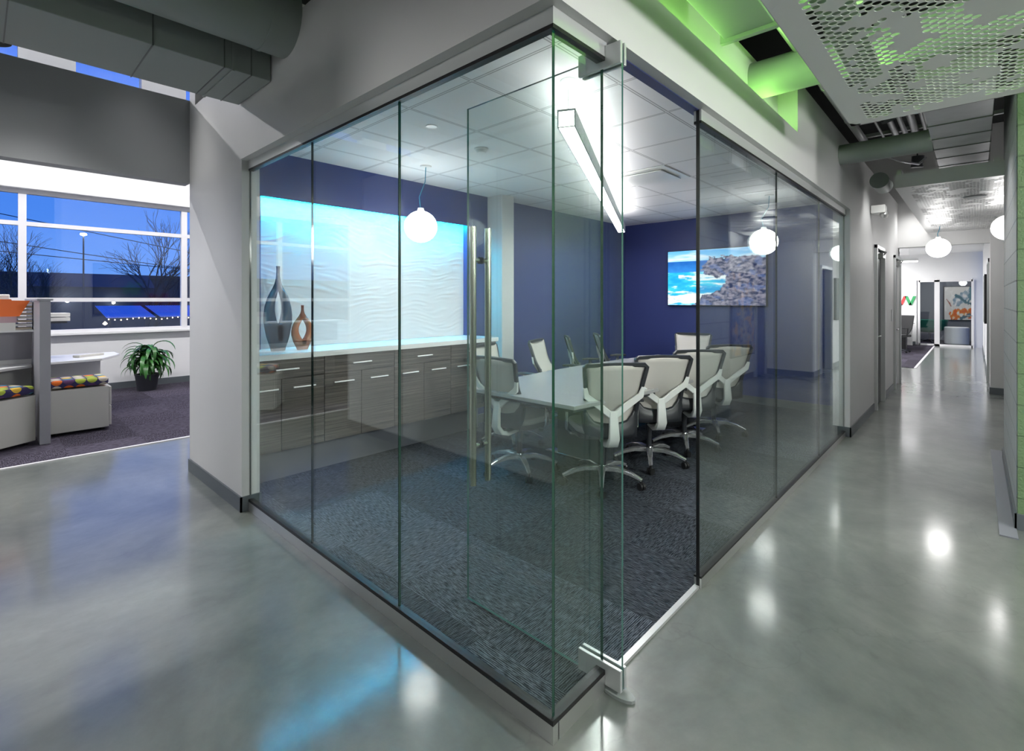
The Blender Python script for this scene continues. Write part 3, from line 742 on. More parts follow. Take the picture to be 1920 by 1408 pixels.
globe('glowing white globe pendant farther down the hallway', 10.25, .42, 2.31, 2.69, kx=.03)
globe('glowing white globe pendant half hidden by the block wall', 8.35, -.29, 2.36, 2.69, kx=.0)

# ceiling devices
vt = thing('ceiling_vent', 'square white air diffuser in the meeting room ceiling', 'vent', (4.68, 2.43, ZC))
MB().box(4.39, 4.97, 2.13, 2.74, ZC-.012, ZC-.001).build('frame', M['white'], vt, bevel=.003)
MB().box(4.46, 4.90, 2.20, 2.67, ZC-.03, ZC-.022).box(4.60, 4.76, 2.40, 2.47, ZC-.022, ZC-.011).build('plaque', M['white'], vt)
for (x, y, l, r_) in ((2.26, 2.9, 'flat round white sprinkler cover above the near chairs', .04), (6.62, 2.47, 'flat round white sprinkler cover near the screen wall', .045)):
    tag(MB().lathe([(.0, ZC-.006), (r_, ZC-.006), (r_*1.05, ZC)], (x, y, 0), 20).build('sprinkler', M['white'], origin=(x, y, ZC)), l, 'sprinkler')
tag(MB().lathe([(0, ZC-.035), (.035, ZC-.035), (.05, ZC-.012), (.06, ZC-.010), (.06, ZC)], (2.88, 3.03, 0), 22).build('smoke_detector', M['white'], origin=(2.88, 3.03, ZC), smooth=True), 'domed white smoke detector on the meeting room ceiling', 'smoke detector')

# ------------------------------------------------------------------ office furniture
fl = .006
def pedestal(label, c, ang, w_=.50, d_=.42, hb=.47, sd=1):
    t = thing('pedestal_cabinet', label, 'cabinet', (c[0], c[1], fl))
    MB().obox((c[0], c[1], fl+.03+hb/2), (w_, d_, hb), ang).build('body', M['cabinet'], t, bevel=.006)
    MB().obox((c[0], c[1], fl+.045+hb+.045), (w_-.006, d_-.006, .085), ang).build('cushion', M['cushion'], t, bevel=.025)
    ca, sa = math.cos(ang), math.sin(ang)
    for k, (za, zb) in enumerate(((.05, .27), (.28, .49))):
        cx, cy = c[0]+sd*ca*(w_/2+.012), c[1]+sd*sa*(w_/2+.012)
        dr = MB().obox((cx, cy, fl+(za+zb)/2), (.02, d_-.006, zb-za), ang).build('drawer', M['cabinet'], t, bevel=.004)
        MB().obox((cx+sd*ca*.015, cy+sd*sa*.015, fl+zb-.04), (.012, .12, .012), ang).build('handle', M['alu'], dr)
    for sx in (-1, 1):
        for sy in (-1, 1):
            X, Y = sx*(w_/2-.05), sy*(d_/2-.05); x, y = c[0]+X*ca-Y*sa, c[1]+X*sa+Y*ca
            MB().tube([(x-.01, y, fl+.016), (x+.01, y, fl+.016)], .016, 10).build('caster', M['black'], t)
pedestal('beige mobile pedestal with circle-patterned seat cushion, right of the grey panel post', (.80, 7.55), 0)
pedestal('beige mobile pedestal with circle-patterned seat cushion at the left edge, left of the panel post', (.075, 7.177), R(35), .56, .42, .47, -1)
pt = thing('partition', 'grey workstation partition with thick end post', 'partition', (.49, 7.4, fl))
B(.445, .53, 7.04, 8.9, fl, 1.49).build('end_post', M['pframe'], pt, bevel=.004)
B(.425, .548, 7.03, 8.92, 1.49, 1.51).build('top_cap', M['pframe'], pt)
B(-1.6, .445, 8.11, 8.17, .02, .475).build('lower_panel', M['pframe'], pt)
B(-1.6, .445, 8.10, 8.16, .81, 1.14).build('fabric_panel', M['pgrey'], pt)
B(-1.6, .445, 7.80, 8.17, 1.14, 1.16).build('panel_cap', M['whitel'], pt)
B(-1.6, .445, 8.11, 8.15, .475, .81).build('white_panel', M['whitel'], pt)
dk = thing('desk', 'white desk surface left of the panel post', 'desk', (-.5, 7.3, fl))
MB().prism([(-1.6, 6.9), (-.6, 6.9), (.17, 7.58), (.435, 7.84), (.435, 8.10), (-1.6, 8.10)], .73, .76).build('desktop', M['whitel'], dk, bevel=.004)
B(-1.55, -1.51, 6.95, 8.05, fl, .73).build('leg', M['pframe'], dk)
dk = thing('desk', 'white desk surface between the panel post and the potted plant', 'desk', (.95, 8.6, fl))
MB().prism([(.532, 8.10), (1.10, 8.20), (1.36, 8.72), (1.36, 9.1), (.532, 9.1)], .72, .75).build('desktop', M['whitel'], dk, bevel=.004)
B(.53, .57, 8.7, 9.05, fl, .72).build('leg', M['whitel'], dk)
B(.57, 1.15, 8.70, 8.73, .30, .72).build('modesty_panel', M['whitel'], dk)
tag(MB().obox((1.02, 8.62, .765), (.34, .10, .03), R(35)).build('desk_tray', M['lgrey'], origin=(1.02, 8.62, .75), bevel=.004), 'small pale tray lying on the white desk behind the post', 'tray')
# paper trays, folders
sh = thing('paper_tray', 'stack of wire paper trays filled with sheets beside the panel post', 'paper tray', (.35, 7.95, 1.16))
for k in range(8):
    B(.30, .44, 7.84, 8.12, 1.162+k*.041, 1.165+k*.041).build('shelf', M['alu'], sh)
    B(.28+.01*(k % 3), .435, 7.85, 8.11, 1.165+k*.041, 1.187+k*.041).build('papers', M['paper' if k % 2 else 'papers'], sh)
tag(MB().add([(-.15, 7.80, 1.315), (.33, 7.80, 1.315), (.415, 7.81, 1.49), (.27, 7.81, 1.492), (.265, 7.81, 1.505), (.15, 7.81, 1.505), (.14, 7.81, 1.49), (-.15, 7.81, 1.48)], [(0, 1, 2, 3, 4, 5, 6, 7)]).build('folder', M['orange'], solid=.012, origin=(0, 7.8, 1.315)), 'orange tabbed folder standing on the partition shelf', 'folder')
tag(MB().prism([(-.3, 7.81), (.30, 7.81), (.27, 8.10), (-.3, 8.10)], 1.16, 1.245).build('paper_stack', M['paper'], origin=(0, 7.6, 1.29)), 'low stack of white paper under the orange folder', 'paper stack')
tag(MB().prism([(-.3, 7.82), (.31, 7.82), (.26, 8.09), (-.3, 8.09)], 1.246, 1.314).build('folder_stack', M['pink'], origin=(0, 7.6, 1.326)), 'mauve translucent folders directly under the orange folder', 'folder stack')
tag(MB().obox((.17, 7.97, 1.44), (.16, .12, .24), R(12)).build('document_holder', M['paper'], origin=(.17, 7.97, 1.32), bevel=.01), 'white document holder behind the orange folder', 'document holder')
for k in range(2):
    tag(MB().obox((.70-.01*k, 8.72, .9+0*k+.35+.055*k), (.26, .3, .045), R(4*k)).build('paper_stack', M['paper'], origin=(.66, 8.72, 1.2)), ['lower white paper bundle right of the panel post', 'upper white paper bundle right of the panel post'][k], 'paper stack')
tag(B(.53, .80, 8.55, 8.9, 1.20, 1.222).build('shelf', M['dark'], origin=(.6, 8.7, 1.2)), 'small dark shelf on the partition carrying white paper bundles', 'shelf')

# plant
PX, PY = 1.93, 10.05
pl = thing('potted_plant', 'leafy green potted plant on the carpet under the office window', 'plant', (PX, PY, fl))
MB().lathe([(.13, fl), (.165, .24+fl), (.175, .27+fl), (.16, .27+fl), (.15, .23+fl)], (PX, PY, 0), 28).build('pot', M['dark'], pl, smooth=True)
MB().lathe([(0, .23+fl), (.15, .232+fl)], (PX, PY, 0), 20).build('soil', M['soil'], pl)
lf = MB()
stems = [(-.07, .02, .50), (.06, -.04, .58), (.02, .07, .48), (-.02, -.06, .42), (.1, .03, .38)]
for k in range(150):
    sx, sy, sh_ = stems[k % 5]; a = rnd.uniform(0, 2*math.pi); L = rnd.uniform(.26, .46); el = rnd.uniform(-.1, 1.25)
    zb = .27+sh_*rnd.uniform(.25, 1.0)*.78; bx, by_ = PX+sx*1.2, PY+sy*1.2
    w0 = rnd.uniform(.022, .036); seg = 8; rows = []
    x, y, z = bx, by_, zb; e = el
    for j in range(seg+1):
        f_ = j/seg; wd = w0*math.sin(math.pi*(.08+.9*f_))**.7
        nx_, ny_ = -math.sin(a)*wd, math.cos(a)*wd
        rows += [(x+nx_, y+ny_, z+wd*.35), (x, y, z-.002), (x-nx_, y-ny_, z+wd*.35)]
        x += math.cos(a)*math.cos(e)*L/seg; y += math.sin(a)*math.cos(e)*L/seg; z += math.sin(e)*L/seg; e -= .30
        y = min(y, 10.50)
    fs = []
    for j in range(seg): fs += [(j*3, j*3+1, j*3+4, j*3+3), (j*3+1, j*3+2, j*3+5, j*3+4)]
    lf.add([(p[0], min(p[1], 10.52), max(p[2], .03)) for p in rows], fs)
lf.build('foliage', M['leaf'], pl, smooth=True)
st = MB()
for sx, sy, sh_ in stems: st.tube([(PX+sx*.6, PY+sy*.6, .22), (PX+sx*1.2, PY+sy*1.2, .27+sh_*.75)], .010, 7)
st.build('stem', mat('stem_brown', (.10, .08, .04), .8), pl)

# unseen tube lights added above the beam to brighten the office
def tube_light(label, x0, x1, y, z, power, grp, dn=True):
    t = thing('linear_pendant_light', label, 'light', ((x0+x1)/2, y, z), grp)
    B(x0, x1, y-.05, y+.05, z, z+.06).build('housing', M['white'], t)
    B(x0+.02, x1-.02, y-.04, y+.04, z-.008, z-.001).build('diffuser', M['lin2'], t)
    MB().tube([(x0+.1, y, z+.06), (x0+.1, y, z+.9)], .003, 5).tube([(x1-.1, y, z+.06), (x1-.1, y, z+.9)], .003, 5).build('suspension_cable', M['alu'], t)
    if power:
        l = bpy.data.lights.new('tube', 'AREA'); l.shape = 'RECTANGLE'; l.size = x1-x0; l.size_y = .1; l.energy = power; l.color = (1, .98, 1)
        lo = bpy.data.objects.new('lamp', l); COL.objects.link(lo); lo.location = ((x0+x1)/2, y, z-.02); lo.parent = None
        return lo
LAMPS = []
for k, x in enumerate((-4.5, -1.3, 1.9, 5.1)):
    tube_light(['leftmost', 'second from left', 'third from left', 'rightmost'][k] + ' of the unseen linear lights added high in the open office', x-1.2, x+1.2, 7.9, 5.0, 0, 'added office linear lights')
    for z in (4.97,):
        l = bpy.data.lights.new('office_fill_lamp', 'AREA'); l.shape = 'RECTANGLE'; l.size = 2.4; l.size_y = .1; l.energy = 85; l.color = (1, .985, 1)
        LAMPS.append((l, (x, 7.9, z), (0, 0, 0)))
    l = bpy.data.lights.new('office_fill_uplamp', 'AREA'); l.shape = 'RECTANGLE'; l.size = 2.4; l.size_y = .1; l.energy = 40
    LAMPS.append((l, (x, 7.9, 5.09), (math.pi, 0, 0)))

# far area
for x, y, l in ((18.5, 1.2, 'white linear light farther back beyond the hallway portal'), (15.6, 1.37, 'white linear light nearest the hallway portal')):
    t = thing('linear_pendant_light', l, 'light', (x, y+1.3, 2.62), 'far linear lights')
    B(x-.05, x+.05, y, y+2.6, 2.63, 2.70).build('housing', M['white'], t)
    B(x-.045, x+.045, y+.01, y+2.59, 2.60, 2.629).build('diffuser', M['lin2'], t)
    MB().tube([(x, y+.2, 2.7), (x, y+.2, 3.0)], .003, 5).tube([(x, y+2.3, 2.7), (x, y+2.3, 3.0)], .003, 5).build('suspension_cable', M['alu'], t)
for p in ((14.6, 2.2, 2.58), (17.0, 2.2, 2.58), (19.5, 2.4, 2.9)):  # unseen area lamps added to brighten the far area
    l = bpy.data.lights.new('far_fill_lamp', 'AREA'); l.shape = 'RECTANGLE'; l.size = 2.4; l.size_y = .12; l.energy = 75
    LAMPS.append((l, p, (0, 0, 0)))
l = bpy.data.lights.new('small_office_fill_lamp', 'AREA'); l.size = .6; l.energy = 32; LAMPS.append((l, (22.8, .6, 2.9), (0, 0, 0)))  # unseen lamp brightening the small glazed office
l = bpy.data.lights.new('side_room_lamp', 'AREA'); l.size = .6; l.energy = 25; LAMPS.append((l, (13.2, -1.6, 2.9), (0, 0, 0)))

# abstract paintings
def abstract1(u, v):
    n = fbm(u*3.2, v*3.2, 2); n2 = fbm(u*9, v*9, 5); c = [.72, .68, .62]
    def ln(x0, y0, x1, y1):
        dx, dy = x1-x0, y1-y0; t_ = max(0, min(1, ((u-x0)*dx+(v-y0)*dy)/(dx*dx+dy*dy))); return math.hypot(u-x0-dx*t_, v-y0-dy*t_)
    w_ = .05*n2
    if ln(.45, .55, 1.0, .85)+w_ < .14 and v > .4: c = lerp((.20, .30, .36), (.55, .58, .62), .5+n2)
    if ln(.4, .75, 1.0, .45)+w_ < .035: c = [.08, .17, .20]
    if ln(.9, .6, 1.0, 1.0)+w_ < .06: c = [.12, .24, .28]
    if ln(.35, .15, .95, .22)+w_*1.5 < .15: c = lerp((.72, .12, .02), (.85, .42, .06), .4+n2*1.3)
    if ln(.6, .05, .9, .15)+w_ < .05: c = [.10, .18, .22]
    if ln(.05, .66, .2, .5)+w_*.3 < .014 or ln(.2, .5, .28, .35)+w_*.3 < .014: c = [.35, .10, .06]
    if n2 > .38: c = [.80, .76, .70]
    return c
def abstract2(u, v):
    n = fbm(u*3, v*3, 7); n2 = fbm(u*8, v*8, 11); c = lerp((.10, .16, .30), (.45, .40, .32), .5+n)
    if n2 > .25: c = [.55, .30, .08]
    if n2 < -.28: c = [.03, .06, .14]
    return c
def mural(u, v):
    n = fbm(u*2.5, v*2.5, 17); n2 = fbm(u*9, v*9, 21)
    c = lerp((.10, .12, .10), (.30, .28, .22), .5+n)
    if math.hypot(u-.25, (v-.15)*1.2)+n2*.08 < .28: c = lerp((.30, .03, .02), (.42, .22, .05), .5+n2)
    if math.hypot(u-.58, v-.5)+n2*.1 < .12: c = [.12, .32, .10]
    return c
def picture(label, p, ux, uz, nx, nz, fn, nrm, cat='painting'):
    t = thing('painting', label, cat, tuple(p[i]+ux[i]/2+uz[i]/2 for i in range(3)))
    mb = MB(); e = .018
    L = Vector(ux).normalized(); P = Vector(p); U = Vector(ux); Z = Vector(uz); Nn = Vector(nrm)
    q = [P-L*e-Vector((0, 0, e)), P+U+L*e-Vector((0, 0, e)), P+U+Z+L*e+Vector((0, 0, e)), P+Z-L*e+Vector((0, 0, e))]
    vs = [tuple(a-Nn*.028) for a in q]+[tuple(a) for a in q]
    mb.add(vs, [(0, 1, 2, 3), (7, 6, 5, 4), (0, 4, 5, 1), (1, 5, 6, 2), (2, 6, 7, 3), (3, 7, 4, 0)]).build('frame', M['black'], t)
    canvas('canvas', tuple(P+Nn*.003), ux, uz, nx, nz, fn, M['art'], t)
picture('abstract painting with teal and orange strokes in the far glazed office', (24.36, .83, .77), (0, -.76, 0), (0, 0, 1.2), 60, 60, abstract1, (-1, 0, 0))
picture('dark blue abstract painting on the alcove wall, mirrored in the hallway glass', (9.05, -1.02, .48), (1.2, 0, 0), (0, 0, 1.5), 40, 50, abstract2, (0, 1, 0))
picture('large dark print with a red shape on the office side of the wall', (3.8, 5.095, 1.15), (-1.8, 0, 0), (0, 0, 1.25), 60, 42, mural, (0, 1, 0))

# hallway doors
def hall_door(name, x0, x1, label, m):
    t = thing(name, label, 'door', ((x0+x1)/2, 1.0, 0), kind='structure')
    MB().box(x0-.05, x0, .965, 1.16, 0, 2.25).box(x1, x1+.05, .965, 1.16, 0, 2.25).box(x0-.05, x1+.05, .965, 1.16, 2.2, 2.25).build('door_frame', M['aluw'], t, bevel=.004)
    B(x0+.005, x1-.005, 1.02, 1.065, .01, 2.195).build('door_leaf', m, t)
    MB().tube([(x0+.07, 1.02, 1.0), (x0+.07, .96, 1.0), (x0+.18, .955, 1.0)], .010, 8).lathe([(.001, 0), (.025, 0), (.025, .01)], (x0+.07, .98, .99), 12).build('lever_handle', M['chrome'], t)
    MB().box(x0+.45, x0+.68, .955, 1.018, 2.10, 2.16).sweep([(x0+.5, .95, 2.14), (x0+.25, .90, 2.16), (x0+.12, .965, 2.19)], (.018, .012), (0, 0, 1)).build('door_closer', M['alu'], t)
hall_door('door_2', 8.34, 9.10, 'near hallway door in a grey metal frame just past the glass room', M['dark'])
hall_door('door_3', 10.50, 11.25, 'second hallway door in a grey metal frame by the portal', M['wallg'])
d6 = thing('door_4', 'navy door on the alcove wall', 'door', (10.6, -1.05, 0), kind='structure')
MB().box(10.30, 10.36, -1.05, -1.0, 0, 2.2).box(10.92, 10.98, -1.05, -1.0, 0, 2.2).box(10.30, 10.98, -1.05, -1.0, 2.14, 2.2).build('door_frame', M['aluw'], d6)
B(10.36, 10.92, -1.05, -1.02, .01, 2.14).build('door_leaf', M['bluedoor'], d6)
for x, l in ((9.42, 'white switch plate beside the near hallway door'), (10.22, 'white switch plate between the two hallway doors')):
    s_ = tag(B(x-.05, x+.05, .99, 1.0, 1.15, 1.34).build('light_switch', M['aluw'], origin=(x, 1.0, 1.25), bevel=.002), l, 'light switch')

# far furniture
def simple_chair(x, y, ang, label):
    t = thing('task_chair', label, 'chair', (x, y, .008))
    MB().obox((x, y, .48), (.46, .46, .07), ang).build('seat', M['black'], t, bevel=.02)
    ca, sa = math.cos(ang), math.sin(ang)
    MB().sweep([(x-ca*.2, y-sa*.2, .48), (x-ca*.25, y-sa*.25, .7), (x-ca*.36, y-sa*.36, 1.05)], [(.3, .03), (.46, .03), (.42, .03)], (ca, sa, 0)).build('backrest', M['black'], t, smooth=True)
    MB().tube([(x, y, .1), (x, y, .45)], .025, 10).build('gas_column', M['black'], t)
    for k in range(5):
        a = R(72*k+10); MB().sweep([(x, y, .11), (x+math.cos(a)*.3, y+math.sin(a)*.3, .06)], (.04, .03), (0, 0, 1)).build('base_leg', M['dark'], t)
        MB().lathe([(.001, 0), (.025, .01), (.028, .03), (.025, .05)], (x+math.cos(a)*.3, y+math.sin(a)*.3, .008), 10).build('caster', M['black'], t)
    for s in (-1, 1):
        MB().tube([(x-sa*.26*s, y+ca*.26*s, .48), (x-sa*.28*s, y+ca*.28*s, .7), (x-sa*.28*s+ca*.2, y+ca*.28*s+sa*.2, .7)], .018, 8).build('armrest', M['black'], t)
simple_chair(17.9, 1.62, R(150), 'black mesh task chair at the desk beyond the hallway portal')
dk = thing('desk', 'white desk at the far end of the hallway behind the black chair', 'desk', (20, 1.9, .008))
B(18.7, 21.0, 1.45, 2.6, .72, .75).build('desktop', M['whitel'], dk); B(18.75, 19.2, 1.5, 2.1, .008, .72).build('drawer_unit', M['black'], dk)
B(20.9, 20.95, 1.5, 2.5, .008, .72).build('leg', M['whitel'], dk)
mo = thing('monitor', 'grey computer monitor on the far white desk', 'monitor', (20.0, 1.95, .75))
MB().box(19.98, 20.02, 1.72, 2.2, .85, 1.18).build('display', M['pgrey'], mo); MB().box(19.9, 20.1, 1.88, 2.04, .75, .765).box(19.99, 20.02, 1.94, 1.98, .76, .9).build('stand', M['black'], mo)
for k, (c, l) in enumerate((('red', 'red slanted wall letter above the far desk'), ('green', 'green slanted wall letter above the far desk'))):
    m_ = mat('sign_'+c, (.75, .06, .06) if k == 0 else (.04, .35, .12), .5); y = 1.98-.25*k
    mb = MB()
    for q in range(2):
        yy = y-.11*q
        v0 = [(21.27, yy, 1.62 if q == 0 else 1.32), (21.27, yy-.08, 1.62 if q == 0 else 1.32), (21.27, yy-.19+.0, 1.32 if q == 0 else 1.62), (21.27, yy-.11, 1.32 if q == 0 else 1.62)]
        mb.add(v0+[(21.299, b_, c_) for a_, b_, c_ in v0], [(0, 1, 2, 3), (7, 6, 5, 4), (0, 4, 5, 1), (1, 5, 6, 2), (2, 6, 7, 3), (3, 7, 4, 0)])
    tag(mb.build('wall_letter', m_, origin=(21.29, y, 1.5)), l, 'sign')
# teal lounge chair and white drum table in the glazed office
lc = thing('lounge_chair', 'teal green shell lounge chair behind the far glass', 'chair', (23.4, 1.2, .01))
MB().lathe([(.05, .32), (.30, .36), (.46, .48), (.52, .78), (.49, .78), (.42, .52), (.26, .40), (.04, .37)], (23.4, 1.2, 0), 28).build('shell', M['green'], lc, smooth=True)
MB().tube([(23.4, 1.2, .08), (23.4, 1.2, .33)], .025, 10).build('column', M['chrome'], lc)
for k in range(4):
    a = R(90*k+35); MB().tube([(23.4, 1.2, .10), (22.6+.34*math.cos(a), 1.25+.34*math.sin(a), .025)], .015, 8).build('leg', M['chrome'], lc)
tag(MB().lathe([(.30, .01), (.32, .03), (.32, .56), (.30, .58)], (22.5, .45, 0), 32).build('side_table', M['whitel'], smooth=True, origin=(22.5, .45, .01)), 'white drum side table behind the far glass', 'table')
tag(B(12.9, 14.2, -.18, -.13, 1.05, 1.98).build('wall_display', M['black'], origin=(13.5, -.16, 1.5)), 'black flat wall display seen edge-on on the right of the far hallway', 'display')
# lime lounge chair in the side room
lc = thing('lounge_chair', 'lime yellow lounge chair mirrored in the far glass panel', 'chair', (12.2, -1.15, .01))
MB().lathe([(.04, .40), (.28, .44), (.34, .60), (.30, .60), (.24, .48), (.03, .45)], (12.2, -1.15, 0), 24).build('seat_shell', M['lime'], lc, smooth=True)
MB().sweep([(12.2, -1.38, .55), (12.2, -1.45, .85), (12.2, -1.5, 1.15)], [(.5, .06), (.55, .06), (.36, .06)], (0, 1, 0)).build('backrest', M['lime'], lc, smooth=True)
MB().tube([(12.2, -1.15, .01), (12.2, -1.15, .41)], .03, 10).build('column', M['chrome'], lc)
MB().lathe([(.25, .01), (.25, .02), (.02, .04)], (12.2, -1.15, 0), 20).build('base', M['chrome'], lc)

# ------------------------------------------------------------------ ceiling clouds (perforated)
def cloud(label, x0, x1, y0, y1, z, seg, m, seed, fasc=.05, rr=.0157):
    t = thing('perforated_ceiling_panel', label, 'ceiling panel', ((x0+x1)/2, (y0+y1)/2, z))
    q = .0258; mb = MB(); nxx = int((x1-x0)/q); nyy = int((y1-y0)/q)
    # 45 degree square lattice: cells are diamonds centred on (i,j) with i+j even
    for i in range(1, nxx):
        for j in range(1, nyy):
            if (i+j) % 2: continue
            cx, cy = x0+i*q, y0+j*q
            dia = [(cx+q, cy), (cx, cy+q), (cx-q, cy), (cx, cy-q)]
            n = MN.noise(Vector((i*.16+seed, j*.16, seed))) + .45*MN.noise(Vector((i*.5, j*.5, seed+4)))
            if n > .17 or i < 3 or j > nyy-4 or i > nxx-3:
                mb.add([(a, b, z) for a, b in dia], [(0, 1, 2, 3)])
            else:
                ring = [(cx+rr*math.cos(2*math.pi*k/seg), cy+rr*math.sin(2*math.pi*k/seg)) for k in range(seg)]
                s4 = seg//4; fs = []
                for d_ in range(4):
                    ks = [4+(d_*s4+k) % seg for k in range(s4+1)]
                    fs.append([d_, (d_+1) % 4] + ks[::-1])
                mb.add([(a, b, z) for a, b in dia]+[(a, b, z) for a, b in ring], fs)
    xe, ye = x0+nxx*q, y0+nyy*q
    sh_ = mb.build('perforated_sheet', m, t, solid=.003); sh_.modifiers['solid'].offset = 0
    e = .006
    sm = .0012
    MB().box(x0, x1, ye-q*1.6, y1, z-sm, z+sm).box(x0, x1, y0, y0+q*1.6, z-sm, z+sm).box(xe-q*1.6, x1, y0, y1, z-sm, z+sm).box(x0, x0+q*1.6, y0, y1, z-sm, z+sm).build('edge_margin', m, t)
    MB()\
        .box(x0, x1, y1, y1+.004, z, z+fasc).box(x1, x1+.004, y0, y1+.004, z, z+fasc).box(x0-.004, x0, y0, y1+.004, z-.002, z+fasc).build('edge_frame', M['wall'], t)
    MB().box(x0, x1, y1-.05, y1-.01, z+fasc, z+fasc+.04).box(x0, x1, (y0+y1)/2-.02, (y0+y1)/2+.02, z+fasc, z+fasc+.04).build('support_rail', M['alu'], t)
    return t
cloud('white perforated metal ceiling panel lit green from above, nearest', .70, 3.95, -1.45, .60, 2.65, 16, M['mesh'], 3.3)
cloud('brushed perforated metal ceiling panel farther down the hallway', 6.45, 11.4, -.9, .60, 2.65, 8, M['mesh2'], 9.1, fasc=.14)
for k, (a, b, y) in enumerate(((.8, 3.9, .45), (.8, 3.9, -.45), (.8, 3.9, -1.3))):
    tag(MB().box(a, b, y-.012, y+.012, 2.79, 2.80).build('light_strip', M['ledg'], origin=((a+b)/2, y, 2.79)),
        ['green LED strip above the perforated panel near the glass wall side', 'green LED strip above the middle of the perforated panel', 'green LED strip above the far side of the perforated panel'][k], 'light', 'green light strips above the ceiling panel')
for y, l in ((.45, 'grey tray added to shield the green strip near the glass wall side'), (-.45, 'grey tray added to shield the green strip above the panel middle'), (-1.3, 'grey tray added to shield the green strip on the far side')):
    tag(B(.75, 3.92, y-.07, y+.07, 2.775, 2.785).box(.75, 3.92, y-.07, y-.064, 2.785, 2.80).box(.75, 3.92, y+.064, y+.07, 2.785, 2.80).build('strip_shield', M['duct'], origin=(2.3, y, 2.77)), l, 'light shield')  # opaque tray added so each strip stays hidden from below
tag(B(1.5, 4.2, 1.07, 1.09, 2.795, 2.81).build('light_strip', M['ledg'], origin=(2.8, 1.08, 2.8)), 'green LED strip on the ledge above the glass wall', 'light')
tag(MB().lathe([(.0, 2.63), (.09, 2.635), (.11, 2.655)], (7.55, .0, 0), 20).build('ceiling_speaker', M['wallg'], origin=(7.55, 0, 2.65)), 'round grey speaker in the far perforated panel', 'speaker')

# ------------------------------------------------------------------ ducts, pipes
def duct_round(label, p, q, r, m, seams=()):
    t = thing('round_duct', label, 'duct', tuple((Vector(p)+Vector(q))/2))
    MB().tube([p, q], r, 36).build('pipe', m, t, smooth=True)
    P, Q = Vector(p), Vector(q); d_ = (Q-P).normalized()
    for s in seams:
        c = P.lerp(Q, s); MB().tube([tuple(c-d_*.012), tuple(c+d_*.012)], r+.004, 36).build('seam_band', m, t, smooth=True)
duct_round('fat round duct painted grey ending at the left bulkhead', (-3.5, 3.02, 3.16), (1.27, 3.02, 3.16), .205, M['duct'], (.3, .6, .97))
t = thing('rectangular_duct', 'wide rectangular duct above the hall on the left', 'duct', (-1.2, 3.52, 2.88))
B(-3.5, 1.265, 3.25, 3.81, 2.875, 3.30).build('body', M['duct'], t, bevel=.004)
for x in (-2.4, -1.5, -.6, .1, .65, 1.0, 1.15): B(x-.003, x+.003, 3.247, 3.813, 2.872, 3.303).build('seam', M['ductseam'], t)
MB().box(1.04, 1.055, 3.243, 3.817, 2.868, 3.306).build('seam', M['duct'], t)
# steel joists in the dark deck at top left
for k, y in enumerate((1.85, 2.45, 4.2)):
    tag(MB().box(-3.6, 1.2, y-.05, y+.05, 4.0, 4.03).box(-3.6, 1.2, y-.05, y+.05, 4.25, 4.29).box(-3.6, 1.2, y-.006, y+.006, 4.0, 4.29).build('roof_beam', M['deck'], origin=(-1, y, 4.1)),
        ['dark steel roof beam nearest the glass corner', 'dark steel roof beam above the round duct', 'dark steel roof beam above the rectangular duct'][k], 'beam')
# right side ducts
t = thing('rectangular_duct', 'wide white duct added above the nearest perforated panel to catch green light', 'duct', (2.2, -.8, 3.2))
B(2.75, 3.5, -1.5, .55, 3.22, 3.5).build('body', M['wallw'], t, bevel=.003)  # white bodies added so the panel holes show green-lit surfaces
B(1.2, 2.0, -1.5, .55, 3.3, 3.6).build('body', M['wallw'], t, bevel=.003)
t = thing('rectangular_duct', 'grey rectangular duct above the green lit ledge', 'duct', (2.0, .9, 2.87))
B(.4, 2.66, .72, .96, 2.86, 3.1).build('body', M['duct'], t, bevel=.003)
B(2.02, 2.70, -1.4, .72, 2.87, 3.1).build('branch', M['duct'], t, bevel=.003)
B(2.66, 2.69, .70, .98, 2.84, 3.12).build('flange', M['duct'], t)
duct_round('short round duct stub leaving the green lit wall behind the perforated panel', (3.72, 1.14, 3.03), (3.72, -1.2, 3.03), .125, M['duct'])
duct_round('round duct crossing the hall beyond the perforated panel', (5.95, 1.0, 2.96), (5.95, .28, 2.96), .10, M['duct'], (.96,))
t = thing('rectangular_duct', 'silver galvanised rectangular duct running down the hallway', 'duct', (5.6, .1, 2.9))
B(4.1, 7.25, -.10, .28, 2.90, 3.15).build('body', M['galv'], t, bevel=.003)
for x in (4.4, 4.8, 5.25, 5.7, 6.1, 6.5, 6.9): B(x-.008, x+.008, -.105, .285, 2.895, 3.155).build('seam', M['ductseam'], t)
duct_round('long thin conduit pipe running beside the hallway wall', (1.5, .84, 3.14), (6.4, .84, 3.14), .035, M['galv'], (.3, .6, .8))
for k, (y, z, r_) in enumerate(((.74, 3.30, .012), (.62, 3.32, .03), (.55, 3.30, .022), (.46, 3.34, .035), (.38, 3.33, .025), (.34, 3.31, .022))):
    duct_round('pipe ' + ['thin nearest the wall', 'medium beside the thin one', 'slim in the middle', 'widest in the middle', 'slim right of the widest', 'slim next to the silver duct'][k] + ' above the hall opening', (3.9, y, z), (7.4, y+.02*(k % 2), z), r_, M['galv'], (.25, .55))
for k, x in enumerate((4.5, 5.3, 6.6, 7.2)):
    tag(MB().box(x-.02, x+.02, -.8, .98, 3.42, 3.46).build('pipe_rack', M['galv'], origin=(x, .1, 3.42)), 'steel cross rail above the pipes, ' + ['nearest', 'second nearest', 'third nearest', 'farthest'][k] + ' from the camera', 'rail')
tag(MB().tube([(6.6, .80, 3.1), (6.8, .60, 3.0), (7.0, .45, 2.98), (7.2, .40, 3.08)], .012, 8).build('flexible_conduit', M['galv'], smooth=True, origin=(6.9, .3, 3)), 'curved flexible conduit below the pipes', 'conduit')
